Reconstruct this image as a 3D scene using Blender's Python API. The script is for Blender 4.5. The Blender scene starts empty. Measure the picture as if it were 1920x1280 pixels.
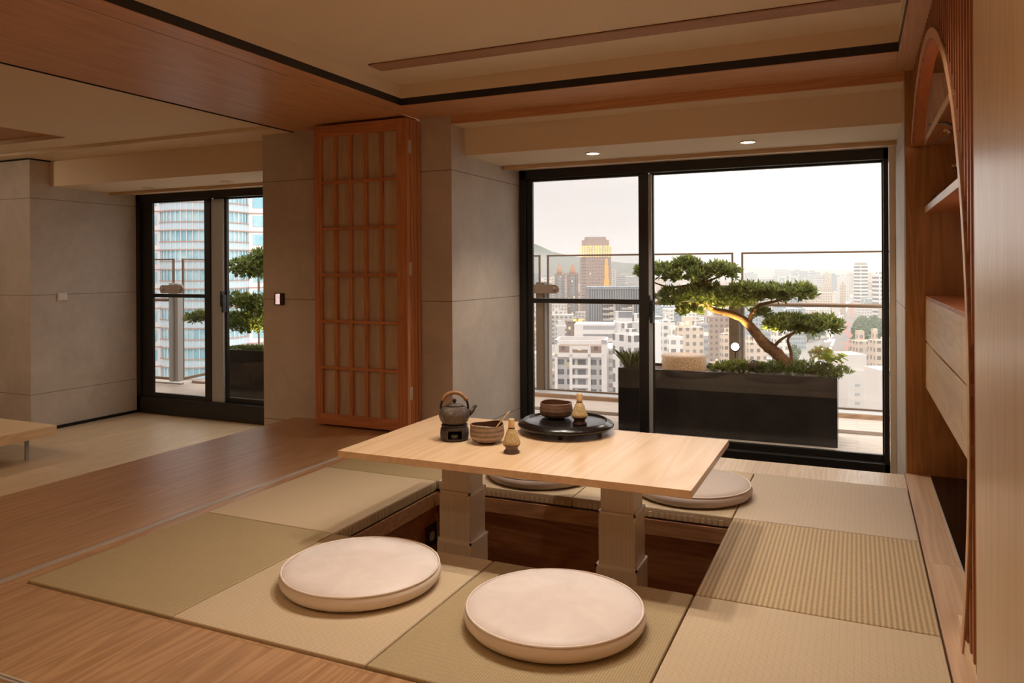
import bpy, bmesh, math, random
from mathutils import Vector, Matrix
from math import pi, sin, cos, radians as R
random.seed(7)
S = bpy.context.scene
HAZE, SKY, LAMP = .0003, 1.13, 1.85
C = S.collection
# ------------------------------------------------------------------ camera
F, YAW, ROLL, CY, H = 1427.85, .4247, -.0057, 502.85, 1.2
fw = Vector((-sin(YAW), cos(YAW), 0)); r0 = Vector((cos(YAW), sin(YAW), 0)); u0 = Vector((0, 0, 1))
RT = r0 * cos(ROLL) + u0 * sin(ROLL); UP = u0 * cos(ROLL) - r0 * sin(ROLL)
cam = bpy.data.objects.new('camera', bpy.data.cameras.new('camera')); C.objects.link(cam)
cam.data.sensor_width = 36; cam.data.lens = 36 * F / 1920
cam.data.shift_y = -(640 - CY) / 1920
cam.data.clip_end = 9000; cam.data.clip_start = .05
M = Matrix((RT, UP, -fw)).transposed().to_4x4(); M.translation = (0, 0, H); cam.matrix_world = M
S.camera = cam
def ray(u, v): return fw + RT * ((u - 960) / F) - UP * ((v - CY) / F)
def far(u, v, d): return Vector((0, 0, H)) + ray(u, v) * d      # a point at real distance d seen along a direction
def at(u, v, ax, val):
    d = ray(u, v); o = Vector((0, 0, H)); i = 'XYZ'.index(ax)
    return o + d * ((val - o[i]) / d[i])

# ------------------------------------------------------------------ materials
class Mt:
    def __init__(s, name):
        s.m = bpy.data.materials.new(name); s.m.use_nodes = True; s.t = s.m.node_tree; s.t.nodes.clear()
        s.out = s.t.nodes.new('ShaderNodeOutputMaterial')
    def n(s, typ, ins=None, **attrs):
        k = s.t.nodes.new('ShaderNode' + typ)
        for a, b in attrs.items(): setattr(k, a, b)
        for a, b in (ins or {}).items():
            if isinstance(b, bpy.types.NodeSocket): s.t.links.new(b, k.inputs[a])
            else: k.inputs[a].default_value = b
        return k
    def math(s, op, a, b=0., c=None):
        d = {0: a, 1: b}
        if c is not None: d[2] = c
        return s.n('Math', d, operation=op).outputs[0]
    def mix(s, f, a, b, mode='MIX'):
        k = s.n('Mix', {'Factor': f}, data_type='RGBA', blend_type=mode)
        for i, x in ((6, a), (7, b)):
            if isinstance(x, bpy.types.NodeSocket): s.t.links.new(x, k.inputs[i])
            else: k.inputs[i].default_value = c4(x)
        return k.outputs[2]
    def ramp(s, f, stops, interp='LINEAR'):
        k = s.n('ValToRGB', {'Fac': f}); e = k.color_ramp.elements; k.color_ramp.interpolation = interp
        while len(e) < len(stops): e.new(.5)
        for q, (p, c) in zip(e, stops): q.position = p; q.color = c4(c)
        return k.outputs[0]
    def coord(s, scale=(1, 1, 1), rot=(0, 0, 0), kind='Object'):
        tc = s.n('TexCoord')
        return s.n('Mapping', {'Vector': tc.outputs[kind], 'Scale': scale, 'Rotation': rot}).outputs[0]
    def noise(s, vec, scale, detail=3, rough=.55, dist=0.):
        return s.n('TexNoise', {'Vector': vec, 'Scale': scale, 'Detail': detail, 'Roughness': rough, 'Distortion': dist}).outputs[0]
    def bump(s, h, strength=.3, dist=.002):
        return s.n('Bump', {'Height': h, 'Strength': strength, 'Distance': dist}).outputs[0]
    def pbr(s, col, rough=.5, normal=None, **kw):
        d = {'Base Color': col if isinstance(col, bpy.types.NodeSocket) else c4(col), 'Roughness': rough}
        if normal is not None: d['Normal'] = normal
        for a, b in kw.items(): d[a.replace('_', ' ')] = b
        k = s.n('BsdfPrincipled', d); s.t.links.new(k.outputs[0], s.out.inputs[0]); return k
    def surf(s, sh): s.t.links.new(sh, s.out.inputs[0])
def c4(c):
    if isinstance(c, (int, float)): c = (c, c, c)
    return tuple(c) + (1.,) if len(c) == 3 else tuple(c)
def lin(r, g, b):
    f = lambda x: (x / 255 / 12.92) if x <= 10 else ((x / 255 + .055) / 1.055) ** 2.4
    return (f(r), f(g), f(b))
def plain(name, col, rough=.5, **kw):
    m = Mt(name); m.pbr(col, rough, **kw); return m.m
def wood(name, a, b, axis='Y', rough=.45, plank=None, grain=1., seam=.55, bumpy=.25, off=(0, 0, 0)):
    """grain runs along axis; plank = (length, width) draws board joints"""
    m = Mt(name)
    tc = m.n('TexCoord').outputs['Object']
    rot = {'Y': (0, 0, -pi / 2), 'X': (0, 0, 0), 'Z': (0, pi / 2, 0)}[axis]
    v = m.n('Mapping', {'Vector': tc, 'Rotation': rot, 'Location': off}).outputs[0]
    var = None
    if plank:
        br = m.n('TexBrick', {'Vector': v, 'Color1': (0, 0, 0, 1), 'Color2': (1, 1, 1, 1), 'Mortar': (.5, .5, .5, 1), 'Scale': 1., 'Mortar Size': .0012, 'Mortar Smooth': .3, 'Bias': 0., 'Brick Width': plank[0], 'Row Height': plank[1]})
        br.offset = .37; br.squash = 1.
        var = br.outputs[0]
        v = m.n('VectorMath', {0: v, 1: m.n('CombineXYZ', {'X': m.math('MULTIPLY', var, 7.), 'Y': m.math('MULTIPLY', var, 3.)}).outputs[0]}, operation='ADD').outputs[0]
    v1 = m.n('Mapping', {'Vector': v, 'Scale': (.55, 7, 7)}).outputs[0]
    n1 = m.noise(v1, 1.1 * grain, 2, .5, .4)
    rings = m.math('FRACT', m.math('MULTIPLY', n1, 9.))
    rings = m.math('PINGPONG', m.math('MULTIPLY', n1, 11.), .5)
    v2 = m.n('Mapping', {'Vector': v, 'Scale': (2.2, 95, 95)}).outputs[0]
    n2 = m.noise(v2, 1., 3, .65)
    f = m.math('ADD', m.math('MULTIPLY', rings, .75), m.math('MULTIPLY', n2, .62))
    col = m.ramp(f, [(.12, b), (.72, a)])
    if var is not None:
        col = m.mix(m.math('MULTIPLY', var, .22), col, b, 'MULTIPLY') if False else m.mix(m.math('MULTIPLY', var, .35), col, [x * .72 for x in a])
        col = m.mix(m.math('MULTIPLY', br.outputs[1], seam), col, [x * .25 for x in b])
    m.pbr(col, rough, m.bump(n2, bumpy, .0008)); return m.m
def emit(name, col, st):
    m = Mt(name); m.surf(m.n('Emission', {'Color': c4(col), 'Strength': st}).outputs[0]); return m.m
def glass(name, tint=(1, 1, 1), ior=1.45, rough=0.):
    m = Mt(name)
    fc = m.n('LayerWeight', {'Blend': .5}).outputs['Facing']; f0 = ((ior - 1) / (ior + 1)) ** 2
    fr = m.math('ADD', m.math('MULTIPLY', m.math('POWER', fc, 5.), 1 - f0), f0)
    m.surf(m.n('MixShader', {0: fr, 1: m.n('BsdfTransparent', {'Color': c4(tint)}).outputs[0], 2: m.n('BsdfGlossy', {'Roughness': rough, 'Color': (1, 1, 1, 1)}).outputs[0]}).outputs[0]); return m.m

X = {}
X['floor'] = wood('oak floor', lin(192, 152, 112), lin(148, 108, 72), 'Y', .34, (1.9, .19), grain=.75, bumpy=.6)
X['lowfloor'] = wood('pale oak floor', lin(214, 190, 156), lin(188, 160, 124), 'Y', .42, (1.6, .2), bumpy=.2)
X['skylitfloor'] = wood('oak floor with sky light in colour', lin(226, 202, 174), lin(198, 168, 138), 'Y', .3, (1.9, .19))  # paler copy of the oak, window reflection put into its colour
X['darkwood'] = wood('walnut lining', lin(150, 98, 60), lin(108, 64, 38), 'X', .45)
X['cedar'] = wood('cedar', lin(200, 136, 92), lin(164, 100, 62), 'Z', .45, grain=.8)
X['cedarX'] = wood('cedar rail', lin(200, 136, 92), lin(164, 100, 62), 'X', .45, grain=.8)
X['frameY'] = wood('cedar ceiling boards', lin(208, 158, 114), lin(182, 128, 86), 'Y', .4, grain=.7)
X['frameX'] = wood('cedar ceiling boards across', lin(208, 158, 114), lin(182, 128, 86), 'X', .4, grain=.7)
X['oakZ'] = wood('oak upright boards', lin(182, 132, 80), lin(150, 100, 54), 'Z', .45, grain=.9)
X['slat'] = wood('slat wood', lin(182, 122, 80), lin(146, 86, 50), 'Z', .45)
X['paleZ'] = wood('pale oak door', lin(226, 202, 172), lin(208, 178, 144), 'Z', .3, grain=.8, bumpy=.08)
X['paleY'] = wood('pale oak drawers', lin(232, 204, 164), lin(212, 178, 136), 'Y', .36, grain=.8, bumpy=.1)
X['table'] = wood('pale table oak', lin(228, 196, 158), lin(214, 178, 138), 'Y', .27, grain=.5, bumpy=.06)
X['paleX'] = wood('pale pelmet board', lin(214, 184, 146), lin(190, 156, 118), 'X', .5)
X['curb'] = wood('oak curb', lin(216, 184, 150), lin(176, 138, 106), 'Y', .4, (1.75, 1.), grain=.6)
X['metalleg'] = Mt('champagne metal'); _m = X['metalleg']
_v = _m.coord((260, 260, .3)); _m.pbr(_m.ramp(_m.noise(_v, 1, 1), [(.3, lin(214, 198, 174)), (.7, lin(230, 216, 194))]), .36, Metallic=.12); X['metalleg'] = _m.m
X['lip'] = plain('pale metal lip', lin(232, 220, 200), .3)
X['cream'] = Mt('cream paint'); _m = X['cream']; _m.pbr(lin(228, 210, 184), .85, _m.bump(_m.noise(_m.coord(), 60, 2), .05, .001)); X['cream'] = _m.m
X['black'] = plain('black metal', (.012, .011, .011), .45)
X['gap'] = plain('black recess', (.006, .006, .006), .9)  # black colour stands in for the shade of narrow gaps
X['alu'] = plain('dark bronze aluminium', (.022, .02, .018), .38, Metallic=.2)
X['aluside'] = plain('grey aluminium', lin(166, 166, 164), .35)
X['silver'] = plain('silver metal', lin(206, 202, 196), .3, Metallic=.35)
def concrete(name, base):
    m = Mt(name); v = m.coord()
    n = m.noise(v, 2.2, 5, .6, .6); n2 = m.noise(v, 14, 4, .6)
    f = m.math('ADD', m.math('MULTIPLY', n, .7), m.math('MULTIPLY', n2, .3))
    col = m.ramp(f, [(.3, [x * .82 for x in base]), (.7, [min(1, x * 1.1) for x in base])])
    sep = m.n('SeparateXYZ', {0: v}).outputs[2]
    g = None
    for z in (.955, 1.934, -.045):
        q = m.math('LESS_THAN', m.math('ABSOLUTE', m.math('SUBTRACT', sep, z)), .0035)
        g = q if g is None else m.math('MAXIMUM', g, q)
    col = m.mix(m.math('MULTIPLY', g, .7), col, [x * .18 for x in base])
    m.pbr(col, .62, m.bump(m.math('SUBTRACT', n2, g), .12, .002)); return m.m
X['concrete'] = concrete('mineral plaster', lin(196, 184, 172))
def tatami(name, a, b, axis, pitch, deep):
    m = Mt(name); v = m.coord()
    s = m.n('SeparateXYZ', {0: v}); q = s.outputs['XYZ'.index(axis)]; o = s.outputs[1 - 'XYZ'.index(axis)]
    rib = m.math('PINGPONG', m.math('MULTIPLY', q, 1 / pitch), .5)
    wv = m.noise(m.n('Mapping', {'Vector': v, 'Scale': (400, 60, 60) if axis == 'X' else (60, 400, 60)}).outputs[0], 1, 2)
    f = m.math('ADD', m.math('MULTIPLY', rib, 1.1), m.math('MULTIPLY', wv, .5))
    col = m.ramp(f, [(.15, [x * deep for x in b]), (.7, a)])
    thr = m.math('PINGPONG', m.math('MULTIPLY', o, 45.), .5)
    col = m.mix(m.math('MULTIPLY', m.math('LESS_THAN', thr, .07), .16), col, [x * .5 for x in b])
    big = m.noise(v, 3, 3); col = m.mix(m.math('MULTIPLY', big, .25), col, [x * .86 for x in b])
    m.pbr(col, .7, m.bump(f, .5, .0022)); return m.m
X['tatA'] = tatami('rush weave across', lin(210, 190, 158), lin(192, 170, 136), 'Y', .009, .9)  # light and dark mats put the sheen of the weave direction into colour
X['tatB'] = tatami('rush weave lengthwise', lin(184, 164, 124), lin(160, 138, 98), 'X', .009, .88)
X['tatC'] = tatami('rush ribbed weave', lin(202, 176, 134), lin(156, 130, 92), 'X', .018, .74)
X['tatD'] = tatami('pale rush weave', lin(206, 188, 164), lin(186, 166, 140), 'Y', .01, .86)
X['mattrim'] = plain('mat edge', lin(110, 84, 58), .7)
X['leather'] = Mt('cream leatherette'); _m = X['leather']; _v = _m.coord()
_m.pbr(_m.ramp(_m.noise(_v, 7, 4, .6, .5), [(.3, lin(222, 210, 202)), (.7, lin(236, 224, 216))]), .48, _m.bump(_m.noise(_v, 9, 4, .6), .12, .006)); X['leather'] = _m.m
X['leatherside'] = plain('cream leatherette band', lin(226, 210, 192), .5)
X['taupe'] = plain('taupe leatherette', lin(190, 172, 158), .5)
X['thread'] = plain('seam thread', lin(236, 222, 210), .5)
X['paper'] = Mt('shoji paper'); _m = X['paper']
_v = _m.coord((30, 30, 4)); _c = _m.ramp(_m.noise(_v, 1, 3), [(.3, lin(206, 186, 162)), (.7, lin(222, 202, 178))])
_m.surf(_m.n('MixShader', {0: .25, 1: _m.n('BsdfDiffuse', {'Color': _c}).outputs[0], 2: _m.n('BsdfTranslucent', {'Color': _c}).outputs[0]}).outputs[0]); X['paper'] = _m.m
X['iron'] = Mt('hammered iron'); _m = X['iron']; _v = _m.coord()
_vo = _m.n('TexVoronoi', {'Vector': _v, 'Scale': 230.}).outputs[0]
_m.pbr(_m.ramp(_m.noise(_v, 25, 3), [(.35, lin(80, 68, 59)), (.7, lin(118, 104, 92))]), .33, _m.bump(_vo, .8, .004), Metallic=.45); X['iron'] = _m.m
X['clay'] = plain('dark clay', lin(66, 56, 52), .6)
X['rattan'] = Mt('rattan wrap'); _m = X['rattan']; _v = _m.coord()
_w = _m.n('TexWave', {'Vector': _v, 'Scale': 60., 'Distortion': 1.}).outputs[1]
_m.pbr(_m.ramp(_w, [(.2, lin(112, 76, 44)), (.7, lin(190, 142, 96))]), .55, _m.bump(_w, .5, .002)); X['rattan'] = _m.m
def banded(name, a, b):
    m = Mt(name); s = m.n('SeparateXYZ', {0: m.coord()}).outputs[2]
    f = m.math('ADD', m.math('PINGPONG', m.math('MULTIPLY', s, 1 / .02), .5), m.math('MULTIPLY', m.noise(m.coord(), 60, 3), .5))
    m.pbr(m.ramp(f, [(.2, b), (.75, a)]), .38); return m.m
X['bowl'] = banded('banded tea bowl glaze', lin(166, 144, 122), lin(108, 88, 70))
X['bowl2'] = banded('dark banded tea bowl glaze', lin(140, 108, 88), lin(84, 60, 48))
X['bowlin'] = plain('bowl inside glaze', lin(92, 58, 40), .35)
X['bamboo'] = Mt('bamboo'); _m = X['bamboo']; _m.pbr(_m.ramp(_m.noise(_m.coord((120, 120, 6)), 1, 3), [(.3, lin(204, 164, 108)), (.7, lin(228, 194, 140))]), .4); X['bamboo'] = _m.m
X['tine'] = Mt('bamboo tines'); _m = X['tine']
_m.pbr(_m.ramp(_m.noise(_m.coord((300, 300, 4)), 1, 2), [(.3, lin(170, 138, 84)), (.7, lin(230, 204, 150))]), .5); X['tine'] = _m.m
X['stand'] = plain('glazed holder', lin(104, 86, 78), .3)
X['standdark'] = plain('dark glazed holder', lin(74, 42, 34), .3)
X['lacquer'] = Mt('black lacquer'); _m = X['lacquer']; _m.pbr((.009, .0075, .007), .22, _m.bump(_m.noise(_m.coord((6, 120, 6)), 1, 2), .04, .001)); X['lacquer'] = _m.m
X['white'] = plain('white switch plastic', lin(226, 214, 206), .4)
X['planter'] = Mt('charcoal planter'); _m = X['planter']; _m.pbr(_m.ramp(_m.noise(_m.coord(), 5, 4), [(.3, lin(48, 43, 40)), (.7, lin(60, 54, 50))]), .2, None); X['planter'] = _m.m
X['soil'] = plain('dark soil', lin(70, 50, 36), .9)
X['deck'] = wood('weathered decking', lin(206, 190, 176), lin(166, 146, 130), 'X', .6, (2.4, .12), seam=.85)
X['deckcurb'] = wood('decking curb', lin(196, 160, 128), lin(150, 116, 88), 'X', .6)
X['bronze'] = plain('bronze rail', lin(132, 108, 88), .4, Metallic=.4)
X['post'] = plain('bronze plate post', lin(124, 104, 82), .45, Metallic=.35)
X['postgrey'] = plain('grey rail profile', lin(176, 172, 168), .5)
X['pane'] = glass('clear pane', (.97, .975, .97), 1.42)
X['pane2'] = glass('screened pane', (.82, .815, .81), 1.42)
X['bglass'] = glass('balustrade glass', (.93, .935, .93), 1.3)
X['fountain'] = Mt('bubbled resin'); _m = X['fountain']
_b = _m.bump(_m.noise(_m.coord(), 70, 3, .7), .9, .01)
_cf = _m.ramp(_m.n('TexVoronoi', {'Vector': _m.coord(), 'Scale': 75.}).outputs[0], [(.15, lin(240, 224, 204)), (.6, lin(186, 148, 118))])
_m.surf(_m.n('MixShader', {0: .35, 1: _m.n('BsdfPrincipled', {'Base Color': _cf, 'Roughness': .2, 'Normal': _b}).outputs[0], 2: _m.n('BsdfTranslucent', {'Color': c4(lin(236, 214, 186)), 'Normal': _b}).outputs[0]}).outputs[0]); X['fountain'] = _m.m
def leaf(name, stops, tr=.35):
    m = Mt(name)
    col = m.ramp(m.n('NewGeometry').outputs['Random Per Island'], stops)
    m.surf(m.n('MixShader', {0: tr, 1: m.n('BsdfPrincipled', {'Base Color': col, 'Roughness': .5}).outputs[0], 2: m.n('BsdfTranslucent', {'Color': col}).outputs[0]}).outputs[0]); return m.m
X['leaf'] = leaf('podocarpus leaf', [(0, lin(88, 104, 54)), (.5, lin(126, 140, 76)), (1, lin(178, 182, 100))], .45)
X['leafmoss'] = leaf('moss', [(0, lin(84, 96, 36)), (.5, lin(120, 130, 50)), (1, lin(160, 158, 70))])
X['leafyellow'] = leaf('lime leaf', [(0, lin(110, 130, 40)), (.5, lin(168, 180, 60)), (1, lin(206, 200, 96))])
X['leafgrass'] = leaf('grass blade', [(0, lin(88, 96, 58)), (.6, lin(128, 134, 84)), (1, lin(190, 188, 120))])
X['bark'] = Mt('bark'); _m = X['bark']; _v = _m.coord()
_n = _m.noise(_v, 26, 4, .6, .5); _m.pbr(_m.ramp(_n, [(.3, lin(108, 72, 46)), (.7, lin(172, 126, 84))]), .8, _m.bump(_n, .7, .01)); X['bark'] = _m.m
X['twig'] = plain('dry twig', lin(58, 34, 24), .7)
X['lamp'] = emit('lit lens', (1., .86, .66), 14.)
X['lampoff'] = plain('unlit lens', lin(196, 182, 164), .4)
X['ringw'] = plain('white trim ring', lin(226, 206, 180), .5)

# ------------------------------------------------------------------ mesh building
class MB:
    def __init__(s): s.b = bmesh.new(); s.uv = s.b.loops.layers.uv.new('UVMap')
    def box(s, a, b, rz=0., org=None, uvm=False):
        x0, y0, z0 = a; x1, y1, z1 = b
        vs = [s.b.verts.new(p) for p in ((x0, y0, z0), (x1, y0, z0), (x1, y1, z0), (x0, y1, z0), (x0, y0, z1), (x1, y0, z1), (x1, y1, z1), (x0, y1, z1))]
        fs = [s.b.faces.new([vs[i] for i in q]) for q in ((3, 2, 1, 0), (4, 5, 6, 7), (0, 1, 5, 4), (1, 2, 6, 5), (2, 3, 7, 6), (3, 0, 4, 7))]
        for k, f in enumerate(fs):
            for l in f.loops:
                c = l.vert.co
                l[s.uv].uv = (-.001, -.001) if k < 2 else ((c.x - x0, c.z - z0) if k in (2, 4) else (c.y - y0 + 1000, c.z - z0))
        if rz:
            o = Vector(org or ((x0 + x1) / 2, (y0 + y1) / 2, 0))
            bmesh.ops.rotate(s.b, verts=vs, cent=o, matrix=Matrix.Rotation(rz, 3, 'Z'))
        return vs
    def lathe(s, prof, seg=48, c=(0, 0, 0), fn=None, closed=True):
        rings = []
        for r, z in prof:
            ring = []
            for k in range(seg):
                a = 2 * pi * k / seg; rr, zz = (r, z) if fn is None else fn(r, z, a)
                ring.append(s.b.verts.new((c[0] + rr * cos(a), c[1] + rr * sin(a), c[2] + zz)))
            rings.append(ring)
        for p, q in zip(rings, rings[1:]):
            for k in range(seg):
                f = s.b.faces.new((p[k], p[(k + 1) % seg], q[(k + 1) % seg], q[k])); f.smooth = True
        if closed:
            for ring, rev in ((rings[0], True), (rings[-1], False)):
                try: s.b.faces.new(ring[::-1] if rev else ring)
                except Exception: pass
        return s
    def tube(s, pts, r, seg=10, cap=True):
        pts = [Vector(p) for p in pts]; n = len(pts); rs = r if isinstance(r, (list, tuple)) else [r] * n
        up = Vector((0, 0, 1)); rings = []; prev = None
        for i, p in enumerate(pts):
            t = (pts[min(i + 1, n - 1)] - pts[max(i - 1, 0)]).normalized()
            if prev is None:
                a = t.cross(up if abs(t.z) < .95 else Vector((1, 0, 0))).normalized()
            else:
                a = (prev - t * prev.dot(t)).normalized()
            prev = a; b = t.cross(a)
            rings.append([s.b.verts.new(p + (a * cos(2 * pi * k / seg) + b * sin(2 * pi * k / seg)) * rs[i]) for k in range(seg)])
        for p, q in zip(rings, rings[1:]):
            for k in range(seg):
                f = s.b.faces.new((p[k], p[(k + 1) % seg], q[(k + 1) % seg], q[k])); f.smooth = True
        if cap: s.b.faces.new(rings[0][::-1]); s.b.faces.new(rings[-1])
        return s
    def prism(s, poly, z0, z1):
        a = [s.b.verts.new((x, y, z0)) for x, y in poly]; b = [s.b.verts.new((x, y, z1)) for x, y in poly]
        s.b.faces.new(a[::-1]); s.b.faces.new(b); n = len(poly)
        for k in range(n): s.b.faces.new((a[k], a[(k + 1) % n], b[(k + 1) % n], b[k]))
        return s
    def quad(s, *p):
        return s.b.faces.new([s.b.verts.new(q) for q in p])
def obj(name, mb, mat, parent=None, bevel=0., seg=2, loc=None):
    me = bpy.data.meshes.new(name); bmesh.ops.recalc_face_normals(mb.b, faces=mb.b.faces[:]) if not getattr(mb, 'keep', False) else None
    mb.b.to_mesh(me); mb.b.free(); me.materials.append(mat)
    o = bpy.data.objects.new(name, me); C.objects.link(o)
    if parent: o.parent = parent
    if loc: o.location = loc
    if bevel:
        q = o.modifiers.new('bevel', 'BEVEL'); q.width = bevel; q.segments = seg; q.limit_method = 'ANGLE'; q.angle_limit = R(40)
    return o
def tag(o, label, cat, group=None, kind=None):
    o['label'] = label; o['category'] = cat
    if group: o['group'] = group
    if kind: o['kind'] = kind
    return o
def thing(name, label, cat, loc=(0, 0, 0), rz=0., group=None):
    o = bpy.data.objects.new(name, None); C.objects.link(o); o.location = loc; o.rotation_euler = (0, 0, rz)
    o.empty_display_size = .1
    return tag(o, label, cat, group)
def struct(name, mb, mat, parent=None, bevel=0.):
    o = obj(name, mb, mat, parent, bevel)
    if parent is None: o['kind'] = 'structure'
    return o
def sroot(name, loc=(0, 0, 0)):
    o = bpy.data.objects.new(name, None); C.objects.link(o); o.location = loc; o['kind'] = 'structure'; return o
def boxes(*bs):
    m = MB()
    for a, b in bs: m.box(a, b)
    return m
def dup(root, loc=None, rz=None, label=None):
    r = root.copy(); C.objects.link(r)
    if loc is not None: r.location = loc
    if rz is not None: r.rotation_euler = (0, 0, rz)
    if label: r['label'] = label
    for ch in list(root.children):
        c = ch.copy(); C.objects.link(c); c.parent = r
        for g in list(ch.children):
            d = g.copy(); C.objects.link(d); d.parent = c
    return r

# ------------------------------------------------------------------ room
MX = [-2.945, -2.172, -1.364, -.548, .247]; MY = [1.915, 2.82, 3.757, 4.63]
FY, WY, ZC, ZL = 4.968, 6.26, 2.33, -.43         # facade line, window plane, ceiling frame, lower floor
zt = -.012
struct('floor', boxes(((-4.2, -1.6, -.3), (MX[0], FY, zt)), ((MX[0], -1.6, -.3), (MX[4], MY[0], zt))), X['floor'])
struct('floor', boxes(((MX[0], MY[3], -.3), (MX[4], FY, zt))), X['skylitfloor'])
struct('trim_1', boxes(((-3.056, -1.6, zt), (-3.050, FY - .02, -.006)), ((-3.042, -1.6, zt), (-3.036, FY - .02, -.006))), X['silver'])
struct('trim_1', boxes(((-4.2, 1.43, zt), (-2.2, 1.436, -.006)), ((-4.2, 1.444, zt), (-2.2, 1.45, -.006))), X['silver'])
struct('trim_2', boxes(((-4.206, -1.6, ZL), (-4.2, FY, zt - .001))), X['darkwood'])
tb = -.056
struct('floor', boxes(((MX[0], MY[0], -.3), (MX[1], MY[3], tb)), ((MX[3], MY[0], -.3), (MX[4], MY[3], tb)), ((MX[1], MY[0], -.3), (MX[3], MY[1], tb)), ((MX[1], MY[2], -.3), (MX[3], MY[3], tb))), X['darkwood'])
struct('wall_pit', boxes(((MX[1] - .03, MY[1] - .03, ZL), (MX[1] + .004, MY[2] + .03, tb)), ((MX[3] - .004, MY[1] - .03, ZL), (MX[3] + .03, MY[2] + .03, tb)), ((MX[1], MY[1] - .03, ZL), (MX[3], MY[1] + .004, tb)), ((MX[1], MY[2] - .004, ZL), (MX[3], MY[2] + .03, tb))), X['darkwood'])
struct('trim_3', boxes(((MX[1], MY[1], -.13), (MX[1] + .018, MY[2], tb)), ((MX[1], MY[2] - .018, -.13), (MX[3], MY[2], tb))), wood('pit ledge', lin(186, 144, 106), lin(146, 104, 72), 'X', .45))
struct('floor', boxes(((-12, -1.6, ZL - .1), (-4.206, WY + .1, ZL)), ((-4.54, FY, ZL - .1), (-4.206, WY + .1, ZL)), ((MX[1] - .03, MY[1] - .03, ZL - .1), (MX[3] + .03, MY[2] + .03, ZL))), X['lowfloor'])
struct('floor', boxes(((-4.206, FY, ZL - .1), (.26, WY + .1, ZL))), X['gap'])  # hidden bay floor coloured black so the pane reflects dark
struct('added_dark_riser', boxes(((-2.735, FY, ZL), (.257, FY + .006, zt - .004))), X['gap'])  # added panel, blackened to darken what the pane reflects
# plaster columns between the window bays
struct('wall_left', boxes(((-12, FY, ZL), (-7.55, WY + .1, 2.325))), X['concrete'])
struct('wall_middle', boxes(((-4.54, FY, ZL), (-2.735, WY + .1, 2.34))), X['concrete'])
struct('wall_right', boxes(((.257, FY + .03, ZL), (.9, WY + .1, 2.5))), X['concrete'])
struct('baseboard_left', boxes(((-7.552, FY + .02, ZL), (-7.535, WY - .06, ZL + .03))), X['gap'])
# rooms behind the camera and to the far left
struct('wall_back', boxes(((-12, -1.75, ZL), (1.2, -1.6, 2.7))), X['cream'])
struct('wall_far', boxes(((-12.1, -1.6, ZL), (-12, FY, 2.7))), X['concrete'])
# ceilings
struct('ceiling', boxes(((-2.872, -1.6, 2.475), (.207, 4.5, 2.6))), X['cream'])
struct('trim_4', boxes(((-2.95, -1.6, 2.382), (-2.872, 4.58, 2.5)), ((-2.872, 4.5, 2.382), (.207, 4.58, 2.5)), ((.207, -1.6, 2.382), (.29, 4.58, 2.5))), X['cream'])
struct('trim_5', boxes(((-2.9, -1.6, ZC + .004), (-2.873, 4.53, 2.382)), ((-2.9, 4.501, ZC + .004), (.23, 4.53, 2.382)), ((.208, -1.6, ZC + .004), (.23, 4.53, 2.382))), X['black'])
struct('trim_6', boxes(((-4.205, -1.6, ZC), (-3.026, FY - .002, ZC + .04)), ((-3.012, -1.6, ZC), (-2.874, FY - .002, ZC + .04))), X['frameY'])
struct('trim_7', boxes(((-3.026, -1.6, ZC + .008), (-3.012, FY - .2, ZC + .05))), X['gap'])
struct('trim_7', boxes(((-3.0225, -1.6, ZC + .002), (-3.0195, FY - .2, ZC + .02))), X['silver'])
struct('trim_8', boxes(((-2.874, 4.503, ZC), (.208, FY - .002, ZC + .04)), ((-2.735, FY - .012, 2.272), (.257, FY + .012, ZC + .03))), X['frameX'])
struct('trim_9', boxes(((.209, -1.6, ZC), (.36, FY - .002, ZC + .04))), X['frameY'])
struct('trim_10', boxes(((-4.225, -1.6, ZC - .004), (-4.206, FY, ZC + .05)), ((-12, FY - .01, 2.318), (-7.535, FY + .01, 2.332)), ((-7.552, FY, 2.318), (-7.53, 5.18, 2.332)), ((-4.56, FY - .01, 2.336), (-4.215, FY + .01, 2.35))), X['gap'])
struct('ceiling', boxes(((-6.26, -1.6, 2.36), (-4.226, 4.45, 2.5)), ((-12, 4.45, 2.36), (-4.226, 4.78, 2.5))), X['cream'])
struct('ceiling', boxes(((-12, -1.6, 2.40), (-6.26, 4.45, 2.5))), X['oakZ'])
struct('ceiling', boxes(((-7.55, 4.78, 2.33), (-4.226, 5.2, 2.5)), ((-12, 4.78, 2.335), (-7.55, 5.0, 2.5))), X['cream'])
struct('beam_left', boxes(((-7.55, 5.177, 2.066), (-4.54, WY - .02, 2.33))), X['cream'])
struct('ceiling', boxes(((-2.735, FY + .013, 2.274), (.257, 5.2, 2.5))), X['cream'])
struct('beam_right', boxes(((-2.735, 5.177, 2.066), (.257, WY - .02, 2.3))), X['cream'])
struct('trim_11', boxes(((-2.735, 5.86, 2.035), (.257, 5.9, 2.066)), ((-7.55, 5.86, 2.035), (-4.54, 5.9, 2.066))), X['paleX'])
struct('trim_12', boxes(((.2, FY + .35, 0), (.257, FY + .36, .0)),) if False else boxes(((.218, 6.1, ZL), (.256, 6.19, 2.066))), X['cream'])
struct('trim_13', boxes(((-2.735, WY + .14, 2.0), (.257, WY + .3, 2.7)), ((-7.55, WY + .14, 2.0), (-4.54, WY + .3, 2.7))), X['concrete'])

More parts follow.
